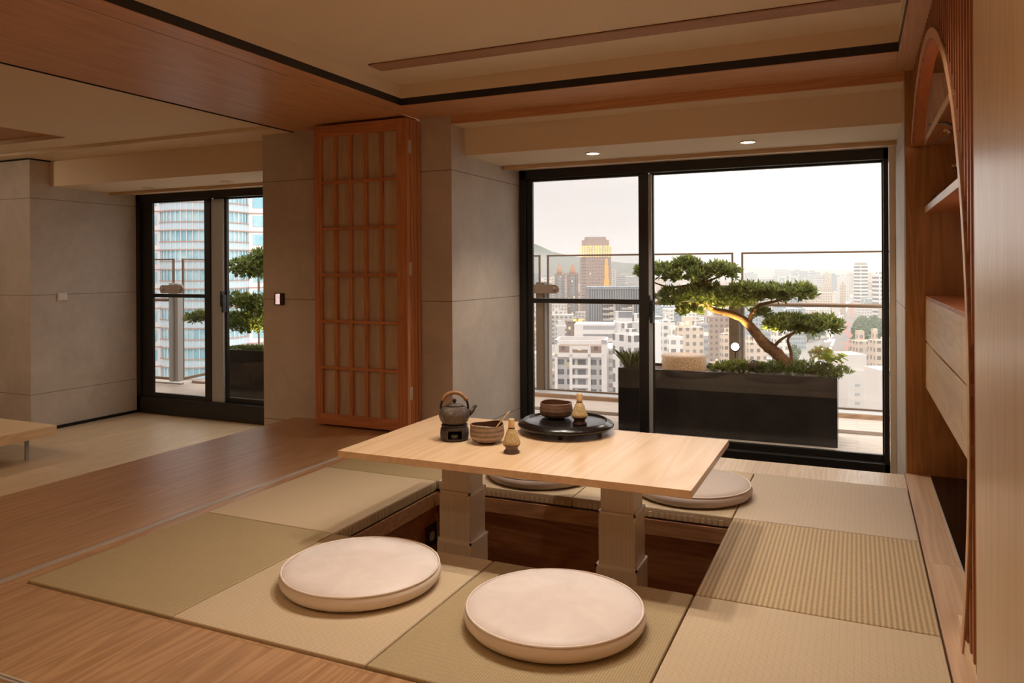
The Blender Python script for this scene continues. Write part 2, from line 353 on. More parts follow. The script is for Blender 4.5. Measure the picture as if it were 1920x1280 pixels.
# ------------------------------------------------------------------ sliding doors in the window bays
def slider(name, x0, x1, g0, g1, h0, h1, zlow, sw, se):
    w = sroot(name, (x0, WY, ZL))
    def bx(n, bs, mt, par=None, bev=.003):
        o = obj(n, boxes(*[((a[0] - x0, a[1] - WY, a[2] - ZL), (b[0] - x0, b[1] - WY, b[2] - ZL)) for a, b in bs]), mt, par or w, bev); return o
    y0, y1 = WY - .06, WY + .08
    bx('frame', [((x0, y0, ZL), (x0 + .06, y1, 2.066)), ((x1 - .035, y0, ZL), (x1, y1, 2.066)), ((x0, y0, 1.985), (x1, y1, 2.066)), ((x0, y0, ZL), (x1, y1, zlow - .05))], X['alu'])
    s = bx('sash', [((x0 + .06, WY - .035, zlow - .05), (g0, WY - .0, 1.985)), ((g1, WY - .035, zlow - .05), (g1 + sw, WY, 1.985)), ((g0, WY - .035, zlow - .05), (g1, WY, zlow)), ((g0, WY - .035, 1.965), (g1, WY, 1.985)), ((g0, WY - .03, .893), (g1, WY - .005, .934))], X['alu'])
    bx('pane', [((g0, WY - .021, zlow), (g1, WY - .015, 1.966))], X['pane2'], s if False else w, 0)
    t = bx('sash', [((g1 + .085, WY + .012, zlow - .05), (h0, WY + .05, 1.985)), ((h1, WY + .012, zlow - .05), (x1 - .03, WY + .05, 1.985)), ((h0, WY + .012, zlow - .05), (h1, WY + .05, zlow)), ((h0, WY + .012, 1.97), (h1, WY + .05, 1.985))], X['alu'])
    bx('pane', [((h0, WY + .028, zlow), (h1, WY + .034, 1.972))], X['pane'], w, 0)
    bx('sash_strip', [((g1 + sw, WY - .02, zlow - .05), (h0 - se, WY + .011, 1.975))], X['aluside'])  # stile's bright reflection put into its paler grey
    hd = bx('handle', [((h0 - .045, WY - .045, .80), (h0 - .022, WY + .0, .97)), ((h0 - .02, WY - .05, .74), (h0 + .004, WY + .002, .93))], X['black'], None, .005)
    m = MB(); m.tube([(h0 - .012 - x0, -.05, .90 - ZL), (h0 + .02 - x0, -.075, .905 - ZL), (h0 + .02 - x0, -.075, .85 - ZL), (h0 - .008 - x0, -.05, .845 - ZL)], .005, 8); obj('latch', m, X['black'], hd)
    return w
slider('window_1', -2.728, .217, -2.614, -1.655, -1.54, .172, -.2, .077, .009)
slider('window_2', -7.552, -4.54, -7.318, -6.522, -6.243, -4.6, -.19, .086, .026)

# ------------------------------------------------------------------ tatami mats
mats = [(0, 0, 'tatB', 'bare olive rush mat at the corner jutting into the wood floor'), (1, 0, 'tatA', 'rush mat under the front cushion nearer the wood floor'),
        (2, 0, 'tatB', 'rush mat under the front cushion nearer the slatted wall'), (3, 0, 'tatA', 'bare beige rush mat by the wood curb and the slatted wall'),
        (0, 1, 'tatA', 'bare beige rush mat between the pit and the metal floor track'), (3, 1, 'tatC', 'strongly ribbed golden rush mat between the pit and the wood curb'),
        (0, 2, 'tatB', 'shaded olive rush mat mostly hidden behind the table, facing the folded screens'), (1, 2, 'tatA', 'rush mat carrying the cushion half hidden below the tabletop'),
        (2, 2, 'tatA', 'rush mat carrying the far cushion beside the table corner'), (3, 2, 'tatD', 'greyish pale rush mat in the corner by the window and the alcove')]
for i, j, mt, lb in mats:
    g = .0025
    t = thing('tatami_mat', lb, 'mat', (MX[i] + g, MY[j] + g, tb + .001), 0, 'rush mats around the pit')
    w, d = MX[i + 1] - MX[i] - 2 * g, MY[j + 1] - MY[j] - 2 * g
    obj('mat_surface', boxes(((0, 0, .004), (w, d, .055))), X[mt], t, .006, 3)
    obj('mat_core', boxes(((.004, .004, 0), (w - .004, d - .004, .012))), X['mattrim'], t)
    if (i, j) in ((0, 1), (1, 2), (2, 2)):      # tucked straw folds seen on the pit side
        m = MB()
        if i == 0:
            for k in range(70): y = .02 + k * (d - .04) / 70; m.box((w - .001, y, .004), (w + .004, y + .007, .05))
        else:
            for k in range(26): x = .03 + k * (w - .06) / 26; m.box((x, -.004, .008), (x + .018, .001, .034))
        obj('edge_fold', m, X[mt], t)

# ------------------------------------------------------------------ cushions
def cushion(label, loc, rz, top='leather', side='leatherside'):
    t = thing('floor_cushion', label, 'cushion', loc, rz, 'round floor cushions')
    r = .305
    m = MB(); m.lathe([(.001, .084), (.1, .084), (.2, .081), (.26, .075), (.287, .067), (.294, .061)], 72, closed=False)
    obj('top_cover', m, X[top], t)
    m = MB(); m.lathe([(.294, .061), (.303, .052), (.307, .04), (.304, .026), (.292, .011), (.272, .002), (.25, .0)], 72); obj('side_band', m, X[side], t)
    m = MB(); m.tube([(.297 * cos(2 * pi * k / 90), .297 * sin(2 * pi * k / 90), .0625) for k in range(91)], .0042, 8, False); obj('piping', m, X['thread'], t)
cushion('round cream floor cushion in front, nearer the wood floor', (-1.742, 2.43, .001), .3)
cushion('largest-looking round cream floor cushion, in front by the slatted wall side', (-.937, 2.405, .001), 1.1)
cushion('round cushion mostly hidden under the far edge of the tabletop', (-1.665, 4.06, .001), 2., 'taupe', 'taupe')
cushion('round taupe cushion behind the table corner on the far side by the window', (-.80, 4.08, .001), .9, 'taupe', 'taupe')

# ------------------------------------------------------------------ table
tx, ty = -1.318, 3.19
tbl = thing('low_table', 'pale oak table on two telescopic metal legs standing in the sunken pit', 'table', (tx, ty, ZL))
obj('tabletop', boxes(((-.775, -.442, .800), (.775, .442, .830))), X['table'], tbl, .002)
for sx in (-.389, .389):
    lg = obj('leg', boxes(((sx - .073, -.073, .56), (sx + .073, .073, .800))), X['metalleg'], tbl, .006)
    obj('middle_sleeve', boxes(((sx - .081, -.081, .355), (sx + .081, .081, .585))), X['metalleg'], lg, .006)
    obj('lower_sleeve', boxes(((sx - .09, -.09, .0), (sx + .09, .09, .36))), X['metalleg'], lg, .006)
    for h, z in ((.0825, .5835), (.0915, .3585)):
        m = MB()
        for a, b in (((-h, -h), (h, -h + .008)), ((-h, h - .008), (h, h)), ((-h, -h), (-h + .008, h)), ((h - .008, -h), (h, h))): m.box((sx + a[0], a[1], z), (sx + b[0], b[1], z + .011))
        obj('collar', m, X['lip'], lg)
TZ = .400

# ------------------------------------------------------------------ tea things
kx, ky = -1.72, 3.14
t = thing('tea_warmer', 'dark clay tea warmer with an open front under the kettle', 'warmer', (kx, ky, TZ))
m = MB()
def warm(r, z, a): return r, z
prof = [(.060, 0), (.066, .01), (.068, .03), (.066, .052), (.058, .066), (.05, .07)]
fa = -1.05                                             # opening faces the camera side
seg = 48; rings = []
for r, z in prof: rings.append([m.b.verts.new((r * cos(2 * pi * k / seg), r * sin(2 * pi * k / seg), z)) for k in range(seg)])
for i in range(5):
    for k in range(seg):
        a = (2 * pi * (k + .5) / seg - fa + pi) % (2 * pi) - pi
        if i in (1, 2) and abs(a) < .55: continue
        f = m.b.faces.new((rings[i][k], rings[i][(k + 1) % seg], rings[i + 1][(k + 1) % seg], rings[i + 1][k])); f.smooth = True
m.b.faces.new(rings[0][::-1]); m.keep = True
o = obj('body', m, X['clay'], t); q = o.modifiers.new('wall', 'SOLIDIFY'); q.thickness = .006; q.offset = -1
m = MB(); m.lathe([(.045, .069), (.062, .069), (.062, .072), (.045, .072), (.045, .069)], 40, closed=False); obj('rim', m, X['clay'], t)
m = MB(); m.lathe([(.018, .007), (.018, .02), (.016, .022)], 24); obj('candle', m, X['white'], t)
t = thing('tea_kettle', 'hammered iron tea kettle with rattan-wrapped arched handle', 'kettle', (kx, ky, TZ + .0725))
m = MB(); m.lathe([(.03, .0), (.052, .003), (.066, .018), (.0735, .04), (.072, .058), (.064, .072), (.05, .081), (.036, .085)], 56); obj('body', m, X['iron'], t)
m = MB(); m.lathe([(.038, .0855), (.04, .088), (.036, .092), (.015, .096), (.004, .097)], 40); ld = obj('lid', m, X['iron'], t)
m = MB(); m.lathe([(.004, .096), (.005, .101), (.0095, .106), (.0105, .111), (.007, .117), (.001, .119)], 24); obj('knob', m, X['black'], ld)
ca, sa = cos(.42), sin(.42)
hp = [(.064 * cos(a), .064 * sin(a) * 1.08 + .078) for a in [pi * k / 20 for k in range(21)]]
hp = [(.062, .068)] + hp + [(-.062, .068)]
m = MB(); m.tube([(x * ca, x * sa, z) for x, z in hp], .0055, 10); hd = obj('handle', m, X['black'], t)
m = MB(); m.tube([(x * ca, x * sa, z) for x, z in hp[4:-4]], [.0085 + .0012 * (k % 2) for k in range(len(hp) - 8)], 12); obj('rattan_wrap', m, X['rattan'], hd)
m = MB(); m.tube([(.062, .028, .05), (.076, .034, .062), (.086, .038, .08), (.094, .042, .088)], [.015, .011, .008, .0075], 14); obj('spout', m, X['iron'], t)
def bowl(name, label, loc, mats_, wav, rz=0., group=None):
    t = thing(name, label, 'bowl', loc, rz, group)
    def fn(r, z, a):
        k = 1 + .02 * sin(2 * a + 1) * (z / .08); top = max(0, (z - .055) / .03)
        return r * k * (1 + .016 * sin(z * 330)), z + wav * top * (sin(2 * a + .4) + .5 * sin(3 * a))
    m = MB(); m.lathe([(.001, 0), (.036, 0), (.038, .006), (.05, .008), (.068, .013), (.076, .026), (.078, .045), (.077, .06), (.0765, .072), (.0765, .084), (.0745, .087), (.071, .085)], 64, fn=fn, closed=False); obj('body', m, X[mats_], t)
    m = MB(); m.lathe([(.071, .085), (.0705, .06), (.069, .035), (.055, .02), (.02, .016), (.001, .0155)], 64, fn=fn, closed=False); obj('inner_glaze', m, X['bowlin'], t)
    return t
bowl('tea_bowl', 'brown banded tea bowl on the tabletop holding a bamboo scoop', (-1.553, 3.145, TZ), 'bowl', .004, .5)
t = bowl('tea_bowl', 'dark brown banded tea bowl on the black tray', (-1.372, 3.56, TZ + .052), 'bowl2', .002, 2.)
t.scale = (1.06, 1.06, .9)
t = thing('tea_scoop', 'thin bamboo tea scoop leaning in the bowl on the tabletop', 'scoop', (-1.53, 3.10, TZ + .02))
m = MB(); p0, p1 = Vector((0, 0, .005)), Vector((.1, .03, .135))
pts = [p0 + (p1 - p0) * (k / 10) + Vector((0, 0, .004 * sin(pi * k / 10))) for k in range(11)]
m.tube(pts, [.0028] * 9 + [.004, .002], 8); obj('shaft', m, X['bamboo'], t)
def whisk(label, standlabel, loc, stand, standmat):
    s = thing('whisk_holder', standlabel, 'holder', loc)
    m = MB(); m.lathe([(.034, 0), (.036, .006), (.029, .014), (.026, .02), (.030, .028), (.037, .034), (.036, .037), (.026, .036), (.02, .03), (.001, .03)], 40); obj('body', m, X[standmat], s)
    t = thing('tea_whisk', label, 'whisk', (loc[0], loc[1], loc[2] + .033)); t.scale = (.95, .95, .9)
    m = MB()
    for k in range(64):
        a = 2 * pi * k / 64; ca, sa = cos(a), sin(a); b = .0012
        pr = [(.013, .083), (.022, .068), (.032, .04), (.0405, .014), (.040, .006), (.034, .004)]
        for (r1, z1), (r2, z2) in zip(pr, pr[1:]):
            w1, w2 = r1 * .036, r2 * .036
            f = m.quad((r1 * ca - w1 * sa, r1 * sa + w1 * ca, z1), (r1 * ca + w1 * sa, r1 * sa - w1 * ca, z1), (r2 * ca + w2 * sa, r2 * sa - w2 * ca, z2), (r2 * ca - w2 * sa, r2 * sa + w2 * ca, z2))
    m.keep = True
    o = obj('tines', m, X['tine'], t); q = o.modifiers.new('t', 'SOLIDIFY'); q.thickness = .0012
    m = MB(); m.lathe([(.001, .02), (.024, .022), (.03, .012), (.001, .008)], 24, closed=False); obj('inner_tines', m, X['tine'], t)
    m = MB(); m.lathe([(.0135, .08), (.0145, .09), (.015, .098), (.0142, .1), (.0145, .125), (.0135, .127), (.0105, .126), (.0095, .11)], 32); obj('handle', m, X['bamboo'], t)
    m = MB(); m.lathe([(.0142, .08), (.0152, .081), (.0152, .084), (.0142, .085)], 32); obj('thread', m, X['twig'], t)
whisk('bamboo tea whisk on the tabletop in front of the tray', 'grey-brown glazed whisk holder on the tabletop in front of the tray', (-1.368, 3.01, TZ), None, 'stand')
trx, trY = -1.296, 3.492
t = thing('round_tray', 'round black lacquer footed tray on the table', 'tray', (trx, trY, TZ))
m = MB(); m.lathe([(.001, .018), (.15, .018), (.195, .02), (.218, .025), (.231, .034), (.234, .041), (.229, .049), (.216, .056), (.207, .0625), (.2035, .0635), (.2, .0625), (.198, .056), (.19, .0525), (.1, .052), (.001, .052)], 96); obj('dish', m, X['lacquer'], t)
for a in (.2, 1.77, 3.34, 4.91, ):
    m = MB(); m.lathe([(.009, 0), (.011, .008), (.016, .019)], 20, (.165 * cos(a), .165 * sin(a), 0)); obj('foot', m, X['lacquer'], t)
whisk('bamboo tea whisk standing on the black tray', 'dark red-brown whisk holder on the black tray', (-1.21, 3.45, TZ + .0525), None, 'standdark')

# ------------------------------------------------------------------ folding shoji panels
px0, px1, pz0, pz1 = -3.842, -2.998, .004, 2.31
PY = 4.768
for k, (ox, y) in enumerate(((0, PY), (.002, PY + .048), (.0, PY + .096), (.003, PY + .144))):
    lb = ['front lattice screen panel with papered grid facing the room', 'second folded screen panel tucked directly behind the front lattice panel', 'third folded screen panel, seen only by its edge', 'rearmost folded screen panel against the plaster column'][k]
    t = thing('folding_screen', lb, 'screen', (px0 + ox, y, 0), 0, 'folded lattice screens')
    w = px1 - px0; st = .045; sr = .09; th = .043
    if k == 0:
        obj('stile', boxes(((0, 0, pz0), (st, th, pz1))), X['cedar'], t, .002); obj('stile', boxes(((w - sr, 0, pz0), (w, th, pz1))), X['cedar'], t, .002)
        obj('rail', boxes(((st, .001, pz1 - .085), (w - sr, th, pz1))), X['cedarX'], t, .002); obj('rail', boxes(((st, .001, pz0), (w - sr, th, .085))), X['cedarX'], t, .002)
        lat = boxes(((st, .004, .085), (st + .022, .026, pz1 - .085)))
        n = 5; iw = (w - sr - st)
        for q in range(1, n): xq = st + .012 + (iw - .012) * q / n; lat.box((xq - .014, .003, .085), (xq + .014, .026, pz1 - .085))
        hz = [pz1 - .085 - (pz1 - .17) * q / 6 for q in range(1, 6)]
        obj('lattice', lat, X['cedar'], t, .0015)
        lat = MB()
        for z in hz: lat.box((st, .001, z - .011), (w - sr, .02, z + .011))
        obj('lattice', lat, X['cedarX'], t, .0015)
        obj('paper', boxes(((st, .0265, .085), (w - sr, .0285, pz1 - .085))), X['paper'], t)
        for z in (.28, 1.2, 2.1):
            h = obj('hinge', boxes(((w - .001, .022, z - .045), (w + .004, th + .004, z + .045))), X['silver'], t, .001)
            m = MB(); m.tube([(w + .006, th - .001, z - .05), (w + .006, th - .001, z + .05)], .006, 10); obj('pin', m, X['silver'], h)
    else:
        obj('stile', boxes(((0, .001, pz0), (st, th, pz1))), X['cedar'], t, .002); obj('stile', boxes(((w - sr, .001, pz0), (w, th, pz1))), X['cedar'], t, .002)
        obj('rail', boxes(((st, .002, pz1 - .085), (w - sr, th - .002, pz1))), X['cedarX'], t); obj('rail', boxes(((st, .002, pz0), (w - sr, th - .002, .085))), X['cedarX'], t)
        obj('paper', boxes(((st, .02, .085), (w - sr, .022, pz1 - .085))), X['paper'], t)

# ------------------------------------------------------------------ small fixtures
t = thing('wall_switch', 'small white square switch on the plaster wall beside the balcony door', 'switch', (-7.55, 5.30, .93))
obj('plate', boxes(((0, -.055, -.04), (.012, .055, .04))), X['white'], t, .004); obj('rocker', boxes(((.0125, -.045, -.03), (.016, .045, .03))), X['white'], t, .002)
t = thing('switch_panel', 'small dark wall control panel with a lit white and pink display', 'control panel', (-4.36, FY, .957))
obj('case', boxes(((-.046, -.02, -.05), (.046, -.0005, .05))), X['twig'], t, .004)
m = Mt('lit display'); _s = m.n('SeparateXYZ', {0: m.coord()}); _n = m.noise(m.coord(), 90, 2)
_f = m.math('GREATER_THAN', _n, .52); m.surf(m.n('Emission', {'Color': m.mix(_f, (1, .8, .74), (.95, .42, .42)), 'Strength': .9}).outputs[0])
obj('display', boxes(((-.032, -.0215, -.043), (.012, -.0202, .043))), m.m, t)
t = thing('floor_socket', 'dark socket plate with round outlet in the pit wall', 'socket', (MX[1] + .004, 3.674, -.285))
obj('plate', boxes(((.0005, -.06, -.06), (.008, .06, .06))), X['black'], t, .003)
m = MB(); m.lathe([(.026, 0), (.026, .004), (.02, .004)], 28); o = obj('outlet', m, X['aluside'], t); o.rotation_euler = (0, pi / 2, 0); o.location = (.0082, -.0, .0)
def downlight(label, x, y, z, on):
    t = thing('ceiling_downlight', label, 'downlight', (x, y, z), 0, 'recessed downlights in the window bays')
    m = MB(); m.lathe([(.048, -.001), (.058, -.001), (.058, -.006), (.05, -.008), (.048, -.001)], 40, closed=False); obj('trim_ring', m, X['ringw'], t)
    m = MB(); m.lathe([(.001, -.004), (.048, -.004), (.048, -.002), (.001, -.002)], 40, closed=False); obj('lens', m, X['lamp'] if on else X['lampoff'], t)
downlight('lit downlight over the main window, the one nearer the folded screens', -1.808, 5.49, 2.066, True)
downlight('lit downlight over the main window, the one nearer the slatted wall', -.679, 5.47, 2.066, True)
downlight('unlit downlight over the balcony door of the lower room, the one nearer the wall switch', -6.744, 5.70, 2.066, False)
downlight('unlit downlight over the balcony door of the lower room, the one nearer the plaster column', -5.604, 5.64, 2.066, False)
t = thing('air_vent', 'long brown linear air grille in the ceiling', 'vent', (-2.76, 3.95, 2.475))
obj('backing', boxes(((0, 0, -.004), (2.96, .15, -.0005))), plain('grille dark', lin(96, 66, 52), .7), t)
m = MB()
for k in range(9): m.box((0, .004 + k * .0165, -.012), (2.96, .013 + k * .0165, -.004))
obj('slats', m, plain('grille bronze', lin(196, 158, 132), .5), t)
t = thing('low_bench', 'low pale oak bench on thin metal legs on the lower floor', 'bench', (-6.37, 4.42, ZL))
obj('seat', boxes(((-1.6, -2., .2), (0, 0, .285))), X['paleY'], t, .004)
for y in (-.16, -1.8): obj('leg', boxes(((-.17, y - .015, 0), (-.155, y + .015, .2))), X['aluside'], t); obj('leg', boxes(((-1.5, y - .015, 0), (-1.485, y + .015, .2))), X['aluside'], t)

# ------------------------------------------------------------------ arched alcove on the right
AX, CYc, CZ, RR = .30, 4.027, .746, 1.494
Y0 = 2.25
struct('wall_end', boxes(((.26, FY - .004, ZL), (.98, FY + .03, ZC))), X['oakZ'])
struct('wall_cabinet', boxes(((.80, Y0, ZL), (.84, FY, ZC + .1)), ((.36, Y0 - .04, ZL), (.84, Y0, ZC + .1)), ((.36, Y0, ZC - .03), (.80, FY - .005, ZC + .1))), X['oakZ'])
# slats: each runs from the ceiling down to the round opening, and from its underside to the plinth
wl = sroot('wall_slats', (AX, Y0, 0))
m = MB(); bk = MB(); y = Y0 + .005
def gap(y):
    d = y - CYc; q = (RR + .004) ** 2 - d * d
    return None if q <= 0 else (CZ - q ** .5, CZ + q ** .5)
n = 0
while y < FY - .03:
    ga, gb = gap(y), gap(y + .02)
    if ga is None and gb is None: m.box((0, y - Y0, .06), (.05, y + .02 - Y0, ZC))
    else:
        lo = min(g[0] for g in (ga, gb) if g); hi = max(g[1] for g in (ga, gb) if g)
        m.box((0, y - Y0, hi), (.05, y + .02 - Y0, ZC))
        if lo > .07: m.box((0, y - Y0, .06), (.05, y + .02 - Y0, lo))
    y += .068
obj('slats', m, X['slat'], wl)
# backing board with the round opening cut out
m = MB(); N = 80
def arc(r, a0, a1, n): return [(CYc + r * cos(a0 + (a1 - a0) * k / n), CZ + r * sin(a0 + (a1 - a0) * k / n)) for k in range(n + 1)]
a_far = math.acos((FY - .006 - CYc) / RR); a_floor = pi + math.asin(CZ / RR)
pts = arc(RR, a_far, a_floor, N)
for (y1, z1), (y2, z2) in zip(pts, pts[1:]):
    # strips from the opening out to the panel edge (above) or to the near edge (below the middle)
    if z1 >= CZ - .0 and z2 >= CZ - .001:
        for xx in (.05, .054): m.quad((xx, y1 - Y0, z1), (xx, y2 - Y0, z2), (xx, y2 - Y0, ZC), (xx, y1 - Y0, ZC))
    else:
        for xx in (.05, .054): m.quad((xx, y1 - Y0, z1), (xx, y2 - Y0, z2), (xx, 0, z2), (xx, 0, z1))
ymin = CYc - RR
for xx in (.05, .054): m.quad((xx, 0, CZ - .01), (xx, ymin - Y0 + .01, CZ - .01), (xx, ymin - Y0 + .01, ZC), (xx, 0, ZC))
obj('backing', m, plain('slat backing', lin(62, 26, 14), .7), wl)  # darkened, shade between the slats put into the colour
# bent rim
m = MB(); a0, a1 = a_far, a_floor; N = 120; prev = None
for k in range(N + 1):
    a = a0 + (a1 - a0) * k / N; cur = []
    for rr, xx in ((RR + .012, -.006), (RR - .03, -.006), (RR - .03, .055), (RR + .012, .055)):
        cur.append(m.b.verts.new((xx, CYc + rr * cos(a) - Y0, CZ + rr * sin(a))))
    if prev:
        for i in range(4): m.b.faces.new((prev[i], prev[(i + 1) % 4], cur[(i + 1) % 4], cur[i])).smooth = False
    prev = cur
obj('round_rim', m, wood('rim plywood', lin(178, 110, 70), lin(160, 94, 56), 'Y', .4, grain=.3), wl)
m = MB(); prev = None
for k in range(N + 1):
    a = a0 + (a1 - a0) * k / N; cur = []
    for rr, xx in ((RR + .012, -.0085), (RR - .03, -.0085), (RR - .03, .004), (RR + .012, .004)):
        cur.append(m.b.verts.new((xx, CYc + rr * cos(a) - Y0, CZ + rr * sin(a))))
    if prev:
        for i in range(4): m.b.faces.new((prev[i], prev[(i + 1) % 4], cur[(i + 1) % 4], cur[i]))
    prev = cur
obj('rim_edge', m, wood('rim edge', lin(214, 170, 128), lin(196, 150, 108), 'Y', .4, grain=.3), wl)
obj('plinth', boxes(((-.004, 0, 0), (.05, .62, .058))), X['paleY'], wl)
struct('trim_14', boxes(((.25, 1.6, -.3), (.372, FY - .006, 0))), X['curb'])
struct('trim_15', boxes(((.372, Y0, -.02), (.378, FY - .006, .004))), X['silver'])
t = tag(obj('hearth_slab', boxes(((.379, Y0, -.1), (.80, FY - .006, -.002))), plain('black glass', (.006, .005, .005), .08)), 'black glossy slab sunk in the base of the alcove', 'slab')
struct('door_1', boxes(((.27, -1.6, zt), (.33, Y0 - .035, ZC + .1))), X['paleZ'])
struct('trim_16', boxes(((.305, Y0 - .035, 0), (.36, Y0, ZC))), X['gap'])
for z, lb in ((1.502, 'lower oak shelf with a bright front edge inside the alcove'), (1.893, 'upper oak shelf under the top of the arch')):
    t = thing('alcove_shelf', lb, 'shelf', (.358, Y0, z))
    obj('board', boxes(((.004, .002, 0), (.44, FY - Y0 - .006, .036))), X['cedar'], t)
    obj('front_edge', boxes(((0, .002, 0), (.004, FY - Y0 - .006, .036))), X['paleY'], t)
t = thing('drawer_cabinet', 'floating oak drawer cabinet inside the arched alcove', 'cabinet', (.358, Y0, .506))
obj('body', boxes(((.02, .002, 0), (.44, FY - Y0 - .01, .50))), X['oakZ'], t)
obj('top', boxes(((.0, .002, .505), (.44, FY - Y0 - .01, .524))), X['cedarX'], t, .001)
for a, b in ((4.305, FY - .012), (3.3, 4.299), (Y0 + .01, 3.294)):
    for z0, z1 in ((.0, .255), (.268, .505)):
        obj('drawer', boxes(((0, a - Y0, z0), (.019, b - Y0, z1))), X['paleY'], t, .0015)
def twig(label, loc, pts, forks):
    t = thing('dried_branch', label, 'branch', loc)
    m = MB(); m.tube(pts, [.006 - .004 * k / len(pts) for k in range(len(pts))], 6)
    for f in forks: m.tube(f, [.003] * (len(f) - 1) + [.0012], 5)
    obj('stem', m, X['twig'], t)
    return t
def V(u, v, x, L): return tuple(at(u, v, 'X', x) - Vector(L))
L = tuple(at(1790, 236, 'X', .375))
t = twig('dark dried branch reaching out in front of the upper shelf in the alcove', L, [(0, 0, 0), V(1775, 231, .375, L), V(1760, 231, .37, L), V(1741, 234, .365, L)],
    [[V(1789, 246, .375, L), V(1780, 254, .375, L), V(1762, 266, .375, L), V(1741, 271, .375, L)], [(0, 0, 0), V(1791, 241, .38, L), V(1789, 246, .375, L)], [V(1786, 248, .375, L), V(1781, 243, .372, L), V(1773, 244, .37, L)]])
for k in range(12):
    u, v = random.choice(((1773, 245), (1776, 243), (1779, 247), (1783, 249), (1781, 244)))
    p = V(u + random.uniform(-3, 3), v + random.uniform(-2, 2), .37, L); bl = MB(); bl.lathe([(.001, -.005), (.005, 0), (.001, .005)], 6, p, closed=False); obj('bud', bl, X['bamboo'], t)
L = tuple(at(1797, 338, 'X', .40))
t = twig('dried branch with pale buds lying on the lower shelf in the alcove', L, [(0, 0, 0), V(1785, 349, .40, L), V(1768, 359, .40, L), V(1746, 370, .40, L)],
    [[(0, 0, 0), V(1793, 322, .4, L), V(1792, 312, .4, L), V(1796, 304, .4, L)], [V(1792, 316, .4, L), V(1788, 311, .4, L)], [V(1770, 358, .4, L), V(1772, 350, .4, L)]])
for k in range(14):
    u, v = random.choice(((1793, 310), (1789, 311), (1796, 305), (1798, 312), (1793, 318)))
    p = V(u + random.uniform(-3, 3), v + random.uniform(-3, 3), .4, L); bl = MB(); bl.lathe([(.001, -.005), (.005, 0), (.001, .005)], 6, p, closed=False); obj('bud', bl, X['bamboo'], t)
# ------------------------------------------------------------------ balcony
ZD = -.25
struct('floor', boxes(((-9.5, WY + .05, ZD - .1), (3, 7.22, ZD))), X['deck'])
struct('floor', boxes(((-7.8, 7.226, ZD - .1), (3, 7.80, ZD + .03))), X['deck'])
struct('floor', boxes(((-9.5, 7.226, ZD - .1), (-7.81, 7.34, ZD))), X['deck'])
struct('trim_17', boxes(((-7.8, 7.80, ZD - .1), (3, 8.1, ZD + .075))), X['postgrey'])
struct('trim_18', boxes(((-7.8, 7.785, ZD - .05), (3, 7.80, ZD + .07))), X['deckcurb'])
struct('wall_parapet', boxes(((-9.5, 7.05, -3), (-7.8, 7.1, ZD + .02)), ((-7.8, 8.0, -3), (3, 8.1, ZD - .1))), X['postgrey'])
def rail_panel(label, x0, x1, zb=-.17, zt_=1.348, loc=(0, 8.0, 0), rz=0., tube=True):
    t = thing('glass_railing', label, 'railing', loc, rz, 'balustrade panels')
    f = .018
    obj('frame', boxes(((x0, -.012, zt_ - f), (x1, .012, zt_)), ((x0, -.012, .9), (x0 + f, .012, zt_ - f)), ((x1 - f, -.012, .9), (x1, .012, zt_ - f)), ((x0, -.012, zb), (x0 + f * .6, .012, .9)), ((x1 - f * .6, -.012, zb), (x1, .012, .9)), ((x0, -.015, zb - .02), (x1, .015, zb + .012))), X['bronze'], t)
    obj('glass', boxes(((x0 + .01, -.005, zb), (x1 - .01, .005, zt_ - .01))), X['bglass'], t)
    if tube:
        m = MB(); m.tube([(x0 - .04, -.05, .826), (x1 + .04, -.05, .826)], .02, 12); obj('handrail', m, X['bronze'], t)
def rail_post(label, x, y, w=.085, grey=False):
    t = thing('railing_post', label, 'post', (x, y, ZD + .06), 0, 'balustrade posts')
    h = 1.04 - ZD - .06
    obj('plate', boxes(((-w, -.09, 0), (w - .08, .02, h))), X['postgrey' if grey else 'post'], t, .003)
    obj('profile', boxes(((w - .079, -.06, 0), (w - .02, .02, h - .01))), X['postgrey'], t)
    m = MB(); zc = h - .075; r = .05
    pl = [(-.15 + r * cos(a), r * sin(a)) for a in [pi / 2 + pi * k / 12 for k in range(13)]] + [(.15 + r * cos(a), r * sin(a)) for a in [-pi / 2 + pi * k / 12 for k in range(13)]]
    a = [m.b.verts.new((x_, -.115, zc + z_)) for x_, z_ in pl]; b = [m.b.verts.new((x_, -.092, zc + z_)) for x_, z_ in pl]
    m.b.faces.new(a); m.b.faces.new(b[::-1]); n = len(pl)
    for k in range(n): m.b.faces.new((a[k], a[(k + 1) % n], b[(k + 1) % n], b[k]))
    c = obj('clamp', m, X['bronze'], t)
    for s in (-.15, .15):
        m = MB(); m.lathe([(.02, 0), (.022, .004), (.012, .014), (.001, .015)], 20); o = obj('bolt', m, X['bronze'], c); o.rotation_euler = (pi / 2, 0, 0); o.location = (s, -.115, zc)
rail_panel('framed glass railing panel between the middle railing post and the alcove side', -1.063, .98)
rail_panel('framed glass railing panel behind the bonsai, between the two posts seen through the main window', -3.181, -1.142)
rail_panel('framed glass railing panel barely showing beside the post in the main window', -5.3, -3.265)
rail_panel('framed glass railing panel behind the second planter', -7.4, -5.38)
rail_post('bronze railing post directly behind the bonsai trunk', -1.10, 8.06); rail_post('bronze railing post beside the plaster reveal of the main window', -3.225, 8.06)
rail_post('bronze railing post behind the second planter', -5.34, 8.06)
rail_panel('side railing panel running outwards from the corner post of the far window', .09, 1.0, loc=(-7.76, 6.98, 0), rz=R(100), tube=False)
rail_panel('narrow-looking framed railing panel between the grey corner post and the plaster wall', -1.5, -.09, loc=(-7.78, 7.02, 0), tube=True)
rail_post('grey corner post with bronze clamps seen through the lower room balcony door', -7.77, 7.0, .07, True)

